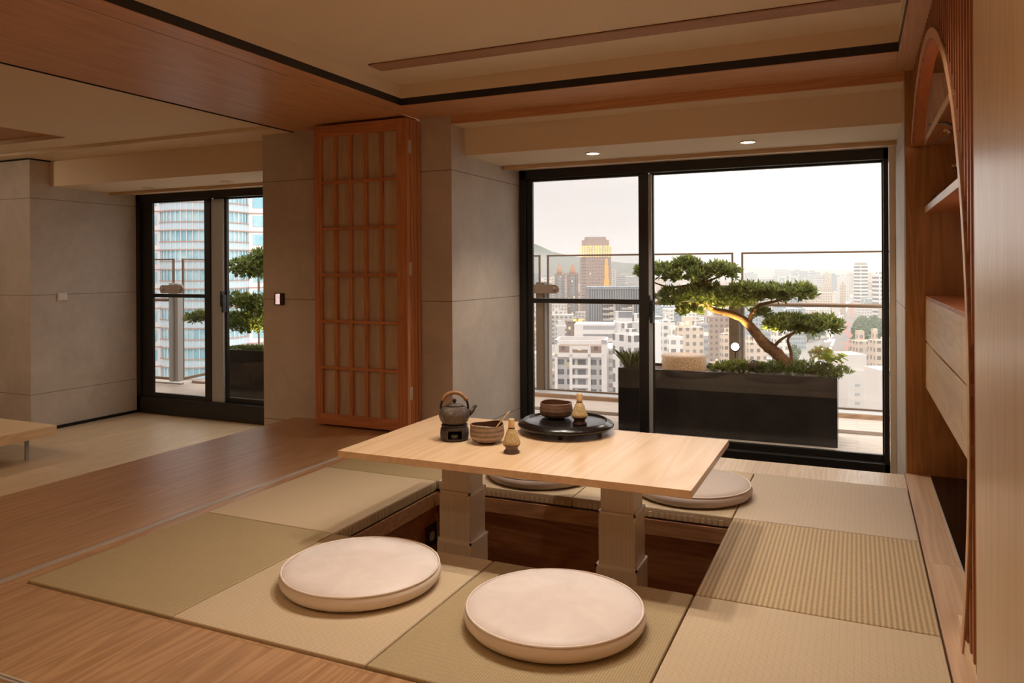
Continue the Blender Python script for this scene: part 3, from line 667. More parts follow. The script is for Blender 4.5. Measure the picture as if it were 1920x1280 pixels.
def leaves(mb, c, rx, ry, rz, n, L=.045, w=.0055, per=9, fill=.55, dome=True):
    """rosettes of narrow leaves filling a flattened pad"""
    for _ in range(n):
        while True:
            x, y, z = random.uniform(-1, 1), random.uniform(-1, 1), random.uniform(-1 if not dome else -.55, 1)
            q = x * x + y * y + z * z
            if fill * fill < q <= 1: break
        p = Vector((c[0] + x * rx, c[1] + y * ry, c[2] + z * rz))
        d = Vector((x / rx, y / ry, z / rz + .6 / rz)).normalized()
        d = (d + Vector((random.gauss(0, .35), random.gauss(0, .35), random.gauss(0, .3)))).normalized()
        s = d.cross(Vector((.3, .2, 1)) if abs(d.z) < .9 else Vector((1, 0, 0))).normalized(); u = d.cross(s)
        for k in range(per):
            a = 2 * pi * (k + random.random()) / per; o = .35 + .75 * random.random()
            t = (d * (1.1 - o * .4) + (s * cos(a) + u * sin(a)) * o).normalized(); l = L * random.uniform(.65, 1.2)
            sd = t.cross(d).normalized() * w * random.uniform(.8, 1.2)
            m = p + t * l * .5 + d * l * .06
            mb.b.faces.new([mb.b.verts.new(v) for v in (p, m + sd, p + t * l, m - sd)])
    mb.keep = True
def blades(mb, c, rx, ry, n, h, w=.004, lean=.5):
    for _ in range(n):
        a = random.uniform(0, 2 * pi); r = random.random() ** .5
        p = Vector((c[0] + rx * r * cos(a), c[1] + ry * r * sin(a), c[2]))
        b = random.uniform(0, 2 * pi); d = Vector((cos(b), sin(b), 0)) * lean * random.uniform(.2, 1); s = Vector((-sin(b), cos(b), 0)) * w
        l = h * random.uniform(.5, 1.1); p1 = p + Vector((0, 0, l * .6)) + d * l * .4; p2 = p + Vector((0, 0, l * .9)) + d * l
        vs = [mb.b.verts.new(v) for v in (p - s, p + s, p1 + s * .8, p2, p1 - s * .8)]
        mb.b.faces.new(vs)
    mb.keep = True
def planter(label, x0, x1, y0, y1, zt_):
    t = thing('planter_box', label, 'planter', (x0, y0, ZD))
    w, d, h = x1 - x0, y1 - y0, zt_ - ZD; e = .03
    obj('box', boxes(((0, 0, 0), (w, e, h)), ((0, d - e, 0), (w, d, h)), ((0, e, 0), (e, d - e, h)), ((w - e, e, 0), (w, d - e, h)), ((e, e, 0), (w - e, d - e, .1))), X['planter'], t, .003)
    obj('soil', boxes(((e, e, h - .12), (w - e, d - e, h - .025))), X['soil'], t)
PZ = .307
planter('long charcoal planter box outside the main window', -1.95, -.143, 6.605, 7.07, PZ)
planter('charcoal planter box outside the lower room balcony door', -6.86, -5.1, 6.6, 7.07, .29)
def tree(name, label, loc, trunk, rad, branches, pads, seed):
    random.seed(seed)
    t = thing(name, label, 'tree', loc)
    L = Vector(loc)
    m = MB(); pts = [Vector(p) - L for p in trunk]
    # smooth the trunk line
    def cr(P, k):
        o = []
        for i in range(len(P) - 1):
            a, b, c, d = P[max(i - 1, 0)], P[i], P[i + 1], P[min(i + 2, len(P) - 1)]
            for j in range(k):
                s = j / k; o.append(.5 * ((2 * b) + (c - a) * s + (2 * a - 5 * b + 4 * c - d) * s * s + (3 * b - a - 3 * c + d) * s ** 3))
        return o + [P[-1]]
    sp = cr(pts, 6); rr = [rad[0] + (rad[1] - rad[0]) * (k / (len(sp) - 1)) ** .8 for k in range(len(sp))]
    rr = [r * random.uniform(.92, 1.1) for r in rr]
    m.tube(sp, rr, 14)
    for bpts, r0_, r1_ in branches:
        q = cr([Vector(p) - L for p in bpts], 4); m.tube(q, [r0_ + (r1_ - r0_) * k / (len(q) - 1) for k in range(len(q))], 9)
    obj('trunk', m, X['bark'], t)
    for c, rx, ry, rz, n in pads:
        m = MB(); cc = Vector(c) - L
        # a pad is several overlapping domes
        k = max(1, int(rx / .1))
        for i in range(k):
            f = (i + .5) / k * 2 - 1
            hh = rz * (1 - .45 * f * f)
            leaves(m, cc + Vector((f * rx * .85, random.uniform(-.3, .3) * ry, random.uniform(-.25, .35) * rz)), rx / k * 1.3, ry * .8, hh, int(n / k * .62), .06, .0085, 8, .45)
        obj('foliage', m, X['leaf'], t)
YT = 6.78
def T(u, v, dy=0): return at(u, v, 'Y', YT + dy)
tree('bonsai_tree', 'trained podocarpus tree with cloud-like pads leaning over the long planter', tuple(T(1478, 690) * 1.0),
     [T(1478, 692), T(1462, 668), T(1432, 642), T(1412, 618), T(1392, 598), T(1362, 586), T(1335, 580, .03), T(1310, 562, .05)], (.062, .018),
     [((T(1405, 606), T(1410, 588), T(1425, 572), T(1448, 566, -.02), T(1480, 558)), .022, .008), ((T(1335, 580), T(1318, 555), T(1318, 530), T(1290, 515)), .018, .007), ((T(1320, 570), T(1290, 568), T(1262, 560)), .014, .006),
      ((T(1448, 655), T(1460, 640), T(1470, 633), T(1490, 622)), .016, .008), ((T(1484, 684), T(1483, 660), T(1478, 634), T(1500, 618)), .018, .008), ((T(1318, 530), T(1345, 520), T(1362, 512)), .012, .005), ((T(1300, 533), T(1255, 538), T(1215, 525)), .012, .005)],
     [(T(1262, 512), .30, .22, .085, 560), (T(1345, 510), .15, .18, .075, 260), (T(1285, 499), .10, .12, .06, 130), (T(1286, 560), .235, .2, .09, 420), (T(1290, 585), .09, .1, .04, 90), (T(1365, 568), .17, .17, .10, 330), (T(1400, 556, -.05), .12, .14, .09, 200),
      (T(1468, 551), .24, .2, .085, 480), (T(1425, 590, .05), .07, .08, .04, 70), (T(1507, 615), .285, .22, .088, 620), (T(1320, 540), .1, .1, .05, 90)], 3)
tree('bonsai_tree', 'trained podocarpus tree with stacked pads outside the lower room balcony door', tuple(at(600, 655, 'Y', 6.82)),
     [at(600, 660, 'Y', 6.82), at(580, 630, 'Y', 6.82), at(550, 610, 'Y', 6.82), at(520, 575, 'Y', 6.82), at(508, 530, 'Y', 6.82), at(500, 505, 'Y', 6.82)], (.07, .02),
     [((at(550, 610, 'Y', 6.82), at(490, 614, 'Y', 6.8), at(430, 604, 'Y', 6.8), at(372, 595, 'Y', 6.8)), .03, .006), ((at(520, 575, 'Y', 6.82), at(480, 577, 'Y', 6.8), at(450, 572, 'Y', 6.8)), .02, .008)],
     [(at(470, 502, 'Y', 6.8), .36, .22, .15, 620), (at(500, 486, 'Y', 6.8), .26, .2, .10, 300), (at(478, 568, 'Y', 6.8), .42, .22, .12, 600), (at(482, 607, 'Y', 6.8), .50, .24, .15, 800), (at(395, 597, 'Y', 6.8), .28, .2, .08, 330)], 5)
random.seed(11)
def stuffy(name, label, cat, loc, mb, mat, kind='stuff', group=None):
    o = obj(name, mb, mat, None, 0, 2, loc); return tag(o, label, cat, group, kind)
m = MB(); leaves(m, (0, 0, .0), .28, .12, .06, 420, .035, .004, 8, .3)
stuffy('moss_cover', 'mossy green ground cover beside the stone fountain in the long planter', 'moss', tuple(at(1390, 690, 'Y', 6.74) ), m, X['leafmoss'])
m = MB(); leaves(m, (0, 0, .0), .40, .14, .07, 560, .04, .004, 8, .3)
stuffy('moss_cover', 'dark ground cover around the foot of the bonsai trunk', 'moss', tuple(at(1500, 694, 'Y', 6.76)), m, X['leaf'])
m = MB(); leaves(m, (0, 0, 0), .75, .14, .05, 700, .04, .004, 8, .3)
stuffy('moss_cover', 'low green ground cover in the planter outside the lower room balcony door', 'moss', (-5.98, 6.78, .275), m, X['leaf'])
m = MB()
for k in range(46):
    a = random.uniform(0, 2 * pi); r = .13 * random.random() ** .5; c = Vector((r * cos(a), r * sin(a) * .7, .05 + .07 * random.random()))
    n = Vector((cos(a) * .5, sin(a) * .5, 1)).normalized(); s = n.cross(Vector((0, 1, 0))).normalized(); u = n.cross(s); w = random.uniform(.02, .036)
    m.b.faces.new([m.b.verts.new(c + (s * cos(q) + u * sin(q)) * w * (1 + .25 * cos(3 * q))) for q in [2 * pi * j / 9 for j in range(9)]])
m.keep = True
stuffy('leafy_plant', 'lime green broad-leaved plant spilling over the planter end', 'plant', tuple(at(1552, 688, 'Y', 6.72)), m, X['leafyellow'], 'thing')
m = MB(); leaves(m, (0, 0, .02), .085, .085, .06, 110, .03, .003, 9, .2)
stuffy('feathery_plant', 'pale yellow feathery plant behind the lime green broad-leaved plant', 'plant', tuple(at(1540, 668, 'Y', 6.84)), m, leaf('pale feathery leaf', [(0, lin(170, 160, 84)), (1, lin(222, 206, 128))]), 'thing')
m = MB(); blades(m, (0, 0, 0), .07, .05, 150, .19, .003, .9)
stuffy('grass_tuft', 'tuft of slender grass in the planter beside the window mullion', 'grass tuft', (-1.85, 6.72, .285), m, X['leafgrass'], 'thing')
m = MB(); m.lathe([(.19, 0), (.194, .01), (.194, .122), (.187, .134), (.08, .137), (.06, .132), (.001, .131)], 64)
stuffy('water_feature', 'round bubbled resin water feature glowing in the long planter', 'fountain', (-1.41, 6.845, .285), m, X['fountain'], 'thing')
def spot(label, loc, aim, lit, r=.03):
    t = thing('garden_spotlight', label, 'spotlight', loc, 0, 'planter spotlights')
    d = (Vector(aim)).normalized(); q = d.to_track_quat('Z', 'Y')
    m = MB(); m.tube([(0, 0, -.14), (0, 0, -.02)], .006, 8); obj('stake', m, X['black'], t)
    m = MB(); m.lathe([(.02, -.06), (r + .006, -.05), (r + .008, .028), (r + .002, .03)], 28); o = obj('housing', m, X['black'], t); o.rotation_mode = 'QUATERNION'; o.rotation_quaternion = q
    m = MB(); m.lathe([(.001, .0315), (r, .0315), (r, .034), (.001, .034)], 28, closed=False); o = obj('lens', m, X['lamp'] if lit else X['lampoff'], t); o.rotation_mode = 'QUATERNION'; o.rotation_quaternion = q
spot('glowing garden spotlight behind the leaning trunk', tuple(at(1379, 651, 'Y', 6.93)), (.05, -.9, .25), True, .034)
t = thing('garden_spotlight', 'dark domed garden spotlight standing in the moss beside the trunk', 'spotlight', tuple(at(1412, 694, 'Y', 6.66)), 0, 'planter spotlights')
m = MB(); m.lathe([(.022, 0), (.034, .006), (.036, .05), (.03, .075), (.012, .088), (.001, .09)], 28); obj('dome', m, plain('smoked dome', lin(96, 78, 66), .25), t)
m = MB()
for k in range(10): a = 2 * pi * k / 10; m.box((.037 * cos(a) - .003, .037 * sin(a) - .003, .004), (.037 * cos(a) + .003, .037 * sin(a) + .003, .035))
obj('fins', m, X['black'], t)
spot('low garden spotlight behind the grass tuft in the planter', (-1.72, 6.74, .36), (-.6, .2, .7), True, .022)

# ------------------------------------------------------------------ city
GZ = -65.
def facade(name, wall, win, wu, wv, fu, fv, lit=.03, var=.12, litst=1.6, litc=(1., .72, .38)):
    """windows repeat every wu x wv metres and take the share fu x fv of each cell"""
    m = Mt(name); uv = m.n('UVMap', uv_map='UVMap').outputs[0]; s = m.n('SeparateXYZ', {0: uv}); rnd = m.n('ObjectInfo').outputs['Random']
    def band(q, p, f):
        fr = m.math('FRACT', m.math('DIVIDE', q, p)); return m.math('MULTIPLY', m.math('GREATER_THAN', fr, (1 - f) / 2), m.math('LESS_THAN', fr, (1 + f) / 2))
    k = m.math('MULTIPLY', m.math('MULTIPLY', band(s.outputs[0], wu, fu), band(s.outputs[1], wv, fv)), m.math('GREATER_THAN', s.outputs[1], .02))
    cell = m.n('CombineXYZ', {'X': m.math('FLOOR', m.math('DIVIDE', s.outputs[0], wu)), 'Y': m.math('FLOOR', m.math('DIVIDE', s.outputs[1], wv)), 'Z': m.math('MULTIPLY', rnd, 50)}).outputs[0]
    wn = m.n('TexWhiteNoise', {'Vector': cell}, noise_dimensions='3D').outputs[0]
    wc = m.mix(rnd, [x * (1 - var) for x in wall], [min(1, x * (1 + var * .6)) for x in wall])
    gc = m.mix(wn, [x * .75 for x in win], [x * 1.25 for x in win])
    col = m.mix(k, wc, gc)
    on = m.math('MULTIPLY', m.math('GREATER_THAN', wn, 1 - lit), k)
    m.pbr(col, .7, None, Emission_Color=c4(litc), Emission_Strength=m.math('MULTIPLY', on, litst)); return m.m
W_ = {}
W_['white'] = facade('white tile facade', lin(226, 220, 214), lin(150, 146, 144), 3.4, 3.3, .55, .5)
W_['beige'] = facade('beige tile facade', lin(206, 188, 172), lin(140, 130, 124), 3.0, 3.2, .5, .48)
W_['band'] = facade('grey banded facade', lin(190, 186, 184), lin(140, 142, 146), 60, 3.4, .96, .46)
W_['brown'] = facade('brown facade', lin(160, 138, 126), lin(116, 106, 102), 2.8, 3.2, .45, .5, .05)
W_['cool'] = facade('blue grey facade', lin(166, 172, 178), lin(132, 142, 150), 2.4, 3.4, .7, .6)
W_['rib'] = facade('dark ribbed facade', lin(178, 176, 176), lin(110, 114, 120), 1.5, 400, .55, .99, 0)
W_['plain'] = plain('plain render', lin(206, 198, 193), .8)
W_['roof'] = plain('roof clutter', lin(170, 162, 154), .8)
W_['roofgreen'] = plain('green roof', lin(128, 160, 136), .8)
W_['red'] = plain('red roof', lin(176, 96, 90), .8)
W_['glow'] = emit('gold light', (1., .60, .16), 3.)
W_['glow2'] = emit('white gold light', (1., .84, .55), 1.6)
COLN = {'white': 'white tiled', 'beige': 'beige', 'band': 'grey banded', 'brown': 'brown', 'cool': 'blue-grey'}
def block(name, label, cat, c, w, d, zb, ztop, rz, mat, group=None, roof=True, parts=None):
    """one building; c = centre of its base"""
    t = MB(); t.box((-w / 2, -d / 2, 0), (w / 2, d / 2, ztop - zb))
    if roof:
        h = ztop - zb
        for _ in range(random.randint(1, 3)):
            a, b = random.uniform(-.3, .3) * w, random.uniform(-.3, .3) * d; s1, s2 = w * random.uniform(.1, .2), d * random.uniform(.1, .2)
            t.box((a - s1, b - s2, h), (a + s1, b + s2, h + random.uniform(1.5, 4.5)))
    t.keep = True
    o = obj(name, t, mat); o.location = (c[0], c[1], zb); o.rotation_euler = (0, 0, rz)
    return tag(o, label, cat, group)
heros = []
def hero(u0, u1, v, d):
    """span of a building seen at distance d: centre, width, top height"""
    a, b = far(u0, v, d), far(u1, v, d); c = (a + b) / 2; heros.append((u0, u1, d, v)); return c, (b - a).length, c.z
FACE = YAW
# golden-crowned tower
c, w, zt_ = hero(1089, 1143, 482, 900)
t = thing('crowned_tower', 'tall brown tower with a glowing golden crown and lit orange strip', 'tower', (c.x, c.y, GZ), FACE)
h = zt_ - GZ; oc = [(w / 2 * sx, w / 2 * sy) for sx, sy in ((-.72, -1), (.72, -1), (1, -.72), (1, .72), (.72, 1), (-.72, 1), (-1, .72), (-1, -.72))]
m = MB(); m.prism(oc, 0, h)
for f in m.b.faces:
    for l in f.loops: l[m.uv].uv = ((l.vert.co.x + l.vert.co.y), l.vert.co.z) if abs(f.normal.z) < .5 else (-1, -1)
obj('shaft', m, facade('brown tower facade', lin(186, 160, 150), lin(140, 120, 114), 2.6, 3.6, .5, .5, .01), t)
m = MB(); m.prism([(x * .97, y * .97) for x, y in oc], h, h + 13); obj('crown', m, W_['glow'], t)
m = MB()
for k in range(18): x = -w / 2 * .95 + k * w * .95 / 17; m.box((x - .5, -w / 2 - .4, h), (x + .5, -w / 2 + .6, h + 13.5 - (k % 3)))
obj('crown_fins', m, W_['beige'], t)
m = MB(); m.prism([(x * .88, y * .88) for x, y in oc], h + 13, h + 20); m.prism([(x * .7, y * .7) for x, y in oc], h + 20, h + 23.5); obj('dome', m, W_['brown'], t)
m = MB(); m.b.faces.new([m.b.verts.new(p) for p in ((w * .24, -w / 2 - .5, h - 41), (w * .42, -w / 2 - .5, h - 41), (w * .37, -w / 2 - .5, h), (w * .30, -w / 2 - .5, h))])
m2 = MB(); m2.box((w * .24, -w / 2 - .6, h - 41), (w * .41, -w / 2 + .1, h - 26)); m2.box((w * .26, -w / 2 - .6, h - 26), (w * .39, -w / 2 + .1, h - 10)); m2.box((w * .28, -w / 2 - .6, h - 10), (w * .37, -w / 2 + .1, h - 2)); m.b.free()
obj('lit_strip', m2, emit('orange strip', (1., .45, .1), 2.2), t)
for u0_, u1_, lb in ((1040, 1058, 'the one standing apart from the golden-crowned tower'), (1064, 1083, 'the one next to the golden-crowned tower')):
    c, w, zt_ = hero(u0_, u1_, 513, 980); h = zt_ - GZ
    t = thing('domed_tower', 'slim brown tower with orange dome, ' + lb, 'tower', (c.x, c.y, GZ), FACE, 'slim domed towers')
    obj('shaft', boxes(((-w / 2, -w / 2, 0), (w / 2, w / 2, h))), W_['brown'], t); obj('bay', boxes(((-w * .18, -w / 2 - 1, 0), (w * .18, -w / 2, h - 3))), W_['cool'], t)
    m = MB(); m.lathe([(w * .32, h), (w * .3, h + 4), (w * .2, h + 9), (w * .05, h + 12), (.2, h + 14)], 16); obj('dome', m, plain('terracotta dome', lin(206, 150, 116), .7), t)
c, w, zt_ = hero(1101, 1215, 541, 480); h = zt_ - GZ
t = thing('office_block', 'wide dark ribbed office block with two columns of pale louvres', 'office', (c.x, c.y, GZ), FACE - .02)
def uvbox(a, b): q = MB(); q.box(a, b); q.keep = True; return q
obj('body', uvbox((-w / 2, -12, 0), (w / 2, 14, h)), W_['rib'], t); obj('parapet', boxes(((-w / 2 - .4, -12.4, h), (w / 2 + .4, 14.4, h + 1.4))), W_['cool'], t)
for x0_, x1_ in ((-.28, -.08), (.02, .22)):
    m = MB()
    for k in range(17): m.box((w * x0_, -14, h - 8 - k * 3.3 - 1.3), (w * x1_, -12, h - 8 - k * 3.3))
    m.box((w * x1_ - 1.2, -13.6, h - 64), (w * x1_, -12, h - 8)); obj('louvres', m, W_['plain'], t)
    m = MB()
    for k in range(17): m.box((w * x1_ - 3.4, -13.2, h - 8.2 - k * 3.3), (w * x1_ - 1.3, -12.4, h - 7.6 - k * 3.3 ))
    obj('lights', m, W_['glow2'], t)
# white block with the roof garden
c, w, zt_ = hero(1044, 1134, 634, 262); h = zt_ - GZ
t = thing('apartment_block', 'white apartment block with an open roof terrace strung with lights', 'apartments', (c.x, c.y, GZ), FACE - .16)
wl_, dk = plain('white frame render', lin(236, 230, 228), .7), facade('apartment windows', lin(196, 192, 192), lin(112, 112, 116), 3.6, 3.3, .74, .55, .02)
obj('body', uvbox((-w / 2, -7, 0), (w / 2, 8, h - 4.6)), dk, t)
m = MB()
for x in (-w / 2, -w * .2, w * .17, w / 2 - .9): m.box((x, -7.8, 0), (x + .95, -6.9, h if x in (-w / 2, w / 2 - .9) else h - 2))
m.box((-w / 2, -7.8, h - 1.3), (w / 2 + .05, -6.9, h)); m.box((-w / 2, -7.8, h - 5.6), (w / 2, -6.9, h - 4.6)); m.box((-w * .2, -7.9, h - 3), (w * .2, -7, h - 2))
for k in range(10): m.box((-w * .2, -7.7, h - 6 - k * 3.3), (w * .2, -7, h - 5 - k * 3.3))
for y in (-7.8, 7.2): m.box((w / 2 - .05, y, 0), (w / 2 + .9, y + .9, h))
m.box((-w / 2, 7.2, h - 1.3), (w / 2 + .9, 8.1, h)); m.box((w / 2, -7.8, h - 1.3), (w / 2 + .9, 8.1, h)); m.box((-w / 2, -7.8, h - 1.3), (-w / 2 + .9, 8.1, h))
obj('frame', m, wl_, t)
m = MB()
for k in range(34):
    x = -w / 2 + 1.2 + k * (w - 2.4) / 33; m.box((x, -7.4, h - 4.5), (x + .16, -7.2, h - 4.2))
for x in (-w / 2 + 1, -w * .18, w * .2): m.box((x, -7, h - 4.4), (x + .2, -6.8, h - 1.6))
obj('string_lights', m, W_['glow2'], t)
m = MB()
for x, z, b in ((-w * .27, h - 9, 1.3), (-w * .1, h - 9, 1.1)): m.box((x, -7.12, z), (x + b, -7.02, z + 1.6))
obj('lit_window', m, emit('lit window', (1., .9, .55), .9), t)
obj('terrace', boxes(((-w / 2 + 1, -3, h - 4.6), (w / 2 - 1, 4, h - 2.4))), W_['brown'], t)
obj('roof_house', uvbox((-w * .18, 9, 0), (w * .68, 22, h + 4.2)), facade('wide roof windows', lin(232, 228, 226), lin(176, 174, 176), 40, 2.9, .84, .5, 0), t)
m = MB(); m.box((w / 2 + 1, 2, h - 3.5), (w / 2 + 2.6, 3, h - 2)); obj('floodlight', m, emit('floodlight', (1, .9, .7), 12.), t)
c, w, zt_ = hero(1152, 1236, 602, 330); block('apartment_block', 'white framed block just behind the roof terrace block, with wide grey windows', 'apartments', (c.x, c.y), w, 14, GZ, zt_, FACE - .1, facade('wide window facade', lin(230, 226, 224), lin(150, 150, 154), 9, 6, .7, .5, 0))
c, w, zt_ = hero(1165, 1204, 626, 250); block('apartment_block', 'white angled block between the window mullion and the roof terrace block', 'apartments', (c.x, c.y), w * 1.2, 10, GZ, zt_, FACE + .5, facade('deep square windows', lin(232, 228, 226), lin(136, 132, 132), 4.6, 4.6, .5, .6, 0))
c, w, zt_ = hero(1043, 1061, 610, 420); block('apartment_block', 'small white banded block peeping above the roof terrace block', 'apartments', (c.x, c.y), w, 10, GZ, zt_, FACE, facade('white banded', lin(236, 230, 226), lin(130, 128, 128), 30, 2.6, .7, .5, 0))
c, w, zt_ = hero(1062, 1100, 601, 460)
t = thing('apartment_block', 'dark brown block with an orange lit roof, in front of the domed towers', 'apartments', (c.x, c.y, GZ), FACE)
obj('body', uvbox((-w / 2, -6, 0), (w / 2, 6, zt_ - GZ)), W_['brown'], t); obj('roof_light', boxes(((-w * .2, -6, zt_ - GZ), (-.5, -5, zt_ - GZ + 1.4)), ((.5, -6, zt_ - GZ), (w * .24, -5, zt_ - GZ + 1.4))), W_['glow'], t)
# right of the boulevard and beyond
c, w, zt_ = hero(1604, 1624, 497, 1150)
t = thing('residential_tower', 'tall slender banded tower standing alone beside the boulevard', 'tower', (c.x, c.y, GZ), FACE + .35)
obj('shaft', uvbox((-w * .42, -w * .42, 0), (w * .42, w * .42, zt_ - GZ)), facade('slender banded', lin(222, 216, 212), lin(96, 98, 102), 50, 5.2, .97, .52, .0), t); obj('crown', boxes(((-w * .38, -w * .38, zt_ - GZ), (w * .38, w * .38, zt_ - GZ + 4))), W_['roof'], t)
c, w, zt_ = hero(1641, 1662, 515, 900); block('residential_tower', 'banded tower half hidden by the window frame on the alcove side', 'tower', (c.x, c.y), w, w, GZ, zt_, FACE + .2, facade('edge banded', lin(214, 210, 208), lin(112, 116, 120), 50, 5, .95, .5, 0))
c, w, zt_ = hero(1628, 1640, 515, 1500); block('residential_tower', 'pinkish tower between the slender banded tower and the window frame', 'tower', (c.x, c.y), w, w, GZ, zt_, FACE, W_['beige'])
for u0_, u1_, lb in ((1456, 1471, 'the one nearer the middle railing post'), (1477, 1492, 'the one nearer the stepped tower')):
    c, w, zt_ = hero(u0_, u1_, 518, 1600); h = zt_ - GZ
    t = thing('lit_tower', 'distant tower edged with golden light, ' + lb, 'tower', (c.x, c.y, GZ), FACE, 'gold-edged towers')
    obj('shaft', uvbox((-w / 2, -w / 2, 0), (w / 2, w / 2, h)), W_['cool'], t); obj('light_edge', boxes(((-w / 2, -w / 2 - 1, h - 40), (-w / 2 + 2, -w / 2, h)), ((w / 2 - 2, -w / 2 - 1, h - 40), (w / 2, -w / 2, h)), ((-w / 2, -w / 2 - 1, h - 2), (w / 2, -w / 2, h))), W_['glow2'], t)
for u0_, u1_, v_, d_, mt, lb in ((1395, 1418, 512, 2000, 'cool', 'hazy grey tower block just beside the middle railing post'), (1455, 1478, 505, 2300, 'cool', 'wide-topped hazy block behind the gold-edged towers'), (1486, 1511, 508, 1800, 'cool', 'broad blue-grey block just beyond the gold-edged towers'), (1512, 1535, 510, 1900, 'cool', 'second broad blue-grey block, next to the stepped tower'),
    (1524, 1540, 517, 1500, 'band', 'grey tower in front of the broad blue-grey blocks'), (1545, 1557, 512, 1500, 'beige', 'beige tower behind the stepped tower'), (1557, 1572, 516, 1600, 'cool', 'blue-grey tower between the stepped tower and the boulevard'), (1573, 1590, 518, 1400, 'white', 'white and grey tower at the head of the boulevard'), (1590, 1602, 513, 1700, 'beige', 'hazy beige tower between the boulevard head and the slender banded tower'),
    (1576, 1584, 533, 1000, 'beige', 'small pinkish block at the head of the boulevard'), (1607, 1642, 576, 960, 'white', 'white gridded block below the slender banded tower'), (1642, 1664, 574, 965, 'band', 'grey gridded block by the window frame on the alcove side'),
    (1600, 1634, 638, 330, 'beige', 'low beige block with a green roof beyond the white slab'), (1634, 1664, 637, 300, 'beige', 'tall beige block by the window frame on the alcove side'), (1626, 1637, 655, 310, 'band', 'narrow stepped balcony block between beige blocks'),
    (1238, 1262, 600, 360, 'white', 'white block with stacked balconies below the pad beside the window handle'), (1252, 1278, 630, 290, 'white', 'plain white block directly behind the water feature'), (1262, 1312, 612, 330, 'beige', 'beige gridded block behind the water feature'), (1308, 1326, 605, 350, 'band', 'grey block with tilted balconies beside the beige gridded block'), (1326, 1372, 592, 430, 'brown', 'brown banded block between the water feature and middle railing post'), (1352, 1372, 625, 340, 'beige', 'beige block low beside the middle railing post'),
    (1265, 1285, 585, 520, 'cool', 'blue-green glass block under the lowest drooping foliage of the upper pads'), (1450, 1476, 620, 360, 'white', 'white block with banded windows below the lone lowest foliage pad'), (1395, 1430, 640, 330, 'beige', 'low block seen between the post and the leaning trunk'), (1430, 1500, 578, 620, 'cool', 'wide low blue-grey block behind the leaning trunk branches')):
    c, w, zt_ = hero(u0_, u1_, v_, d_); block('city_block', lb, 'building', (c.x, c.y), w, min(w, 22), GZ, zt_, FACE + random.uniform(-.12, .12), W_[mt])
c, w, zt_ = hero(1541, 1559, 540, 1200); h = zt_ - GZ
t = thing('stepped_tower', 'pale tower with a stepped pyramid top in the hazy distance', 'tower', (c.x, c.y, GZ), FACE)
obj('base', uvbox((-w / 2, -w / 2, 0), (w / 2, w / 2, h)), W_['beige'], t); obj('steps', boxes(*[((-w * q, -w * q, h + i * 5), (w * q, w * q, h + i * 5 + 5)) for i, q in enumerate((.38, .27, .16, .06))]), W_['beige'], t)
c, w, zt_ = hero(1573, 1612, 662, 225); h = zt_ - GZ
t = thing('slab_block', 'blank white slab building with one column of small windows, close beside the planter end', 'building', (c.x, c.y, GZ), FACE + .05)
obj('body', boxes(((-w / 2, -5, 0), (w / 2, 5, h - 4.5)), ((-w / 2 + 0, -4, h - 4.5), (w / 2, 5, h))), W_['plain'], t)
m = MB()
for k in range(14): m.box((-w * .14, -5.1, h - 9 - k * 2.6), (-w * .04, -5, h - 8.3 - k * 2.6)); m.box((.0, -5.1, h - 9 - k * 2.6), (w * .07, -5, h - 8.3 - k * 2.6))
obj('windows', m, W_['cool'], t)
c, w, zt_ = hero(1637, 1670, 690, 200); h = zt_ - GZ
t = thing('slab_block', 'white slab building with a red band at its top', 'building', (c.x, c.y, GZ), FACE + .05)
obj('body', boxes(((-w / 2, -5, 0), (w / 2, 5, h))), W_['plain'], t); obj('red_band', boxes(((-w / 2 - .05, -5.1, h - 1.2), (w / 2, -5, h - .1)), ((-w / 2 - .05, -5.1, h - 14), (w / 2, -5, h - 12.6))), W_['red'], t)
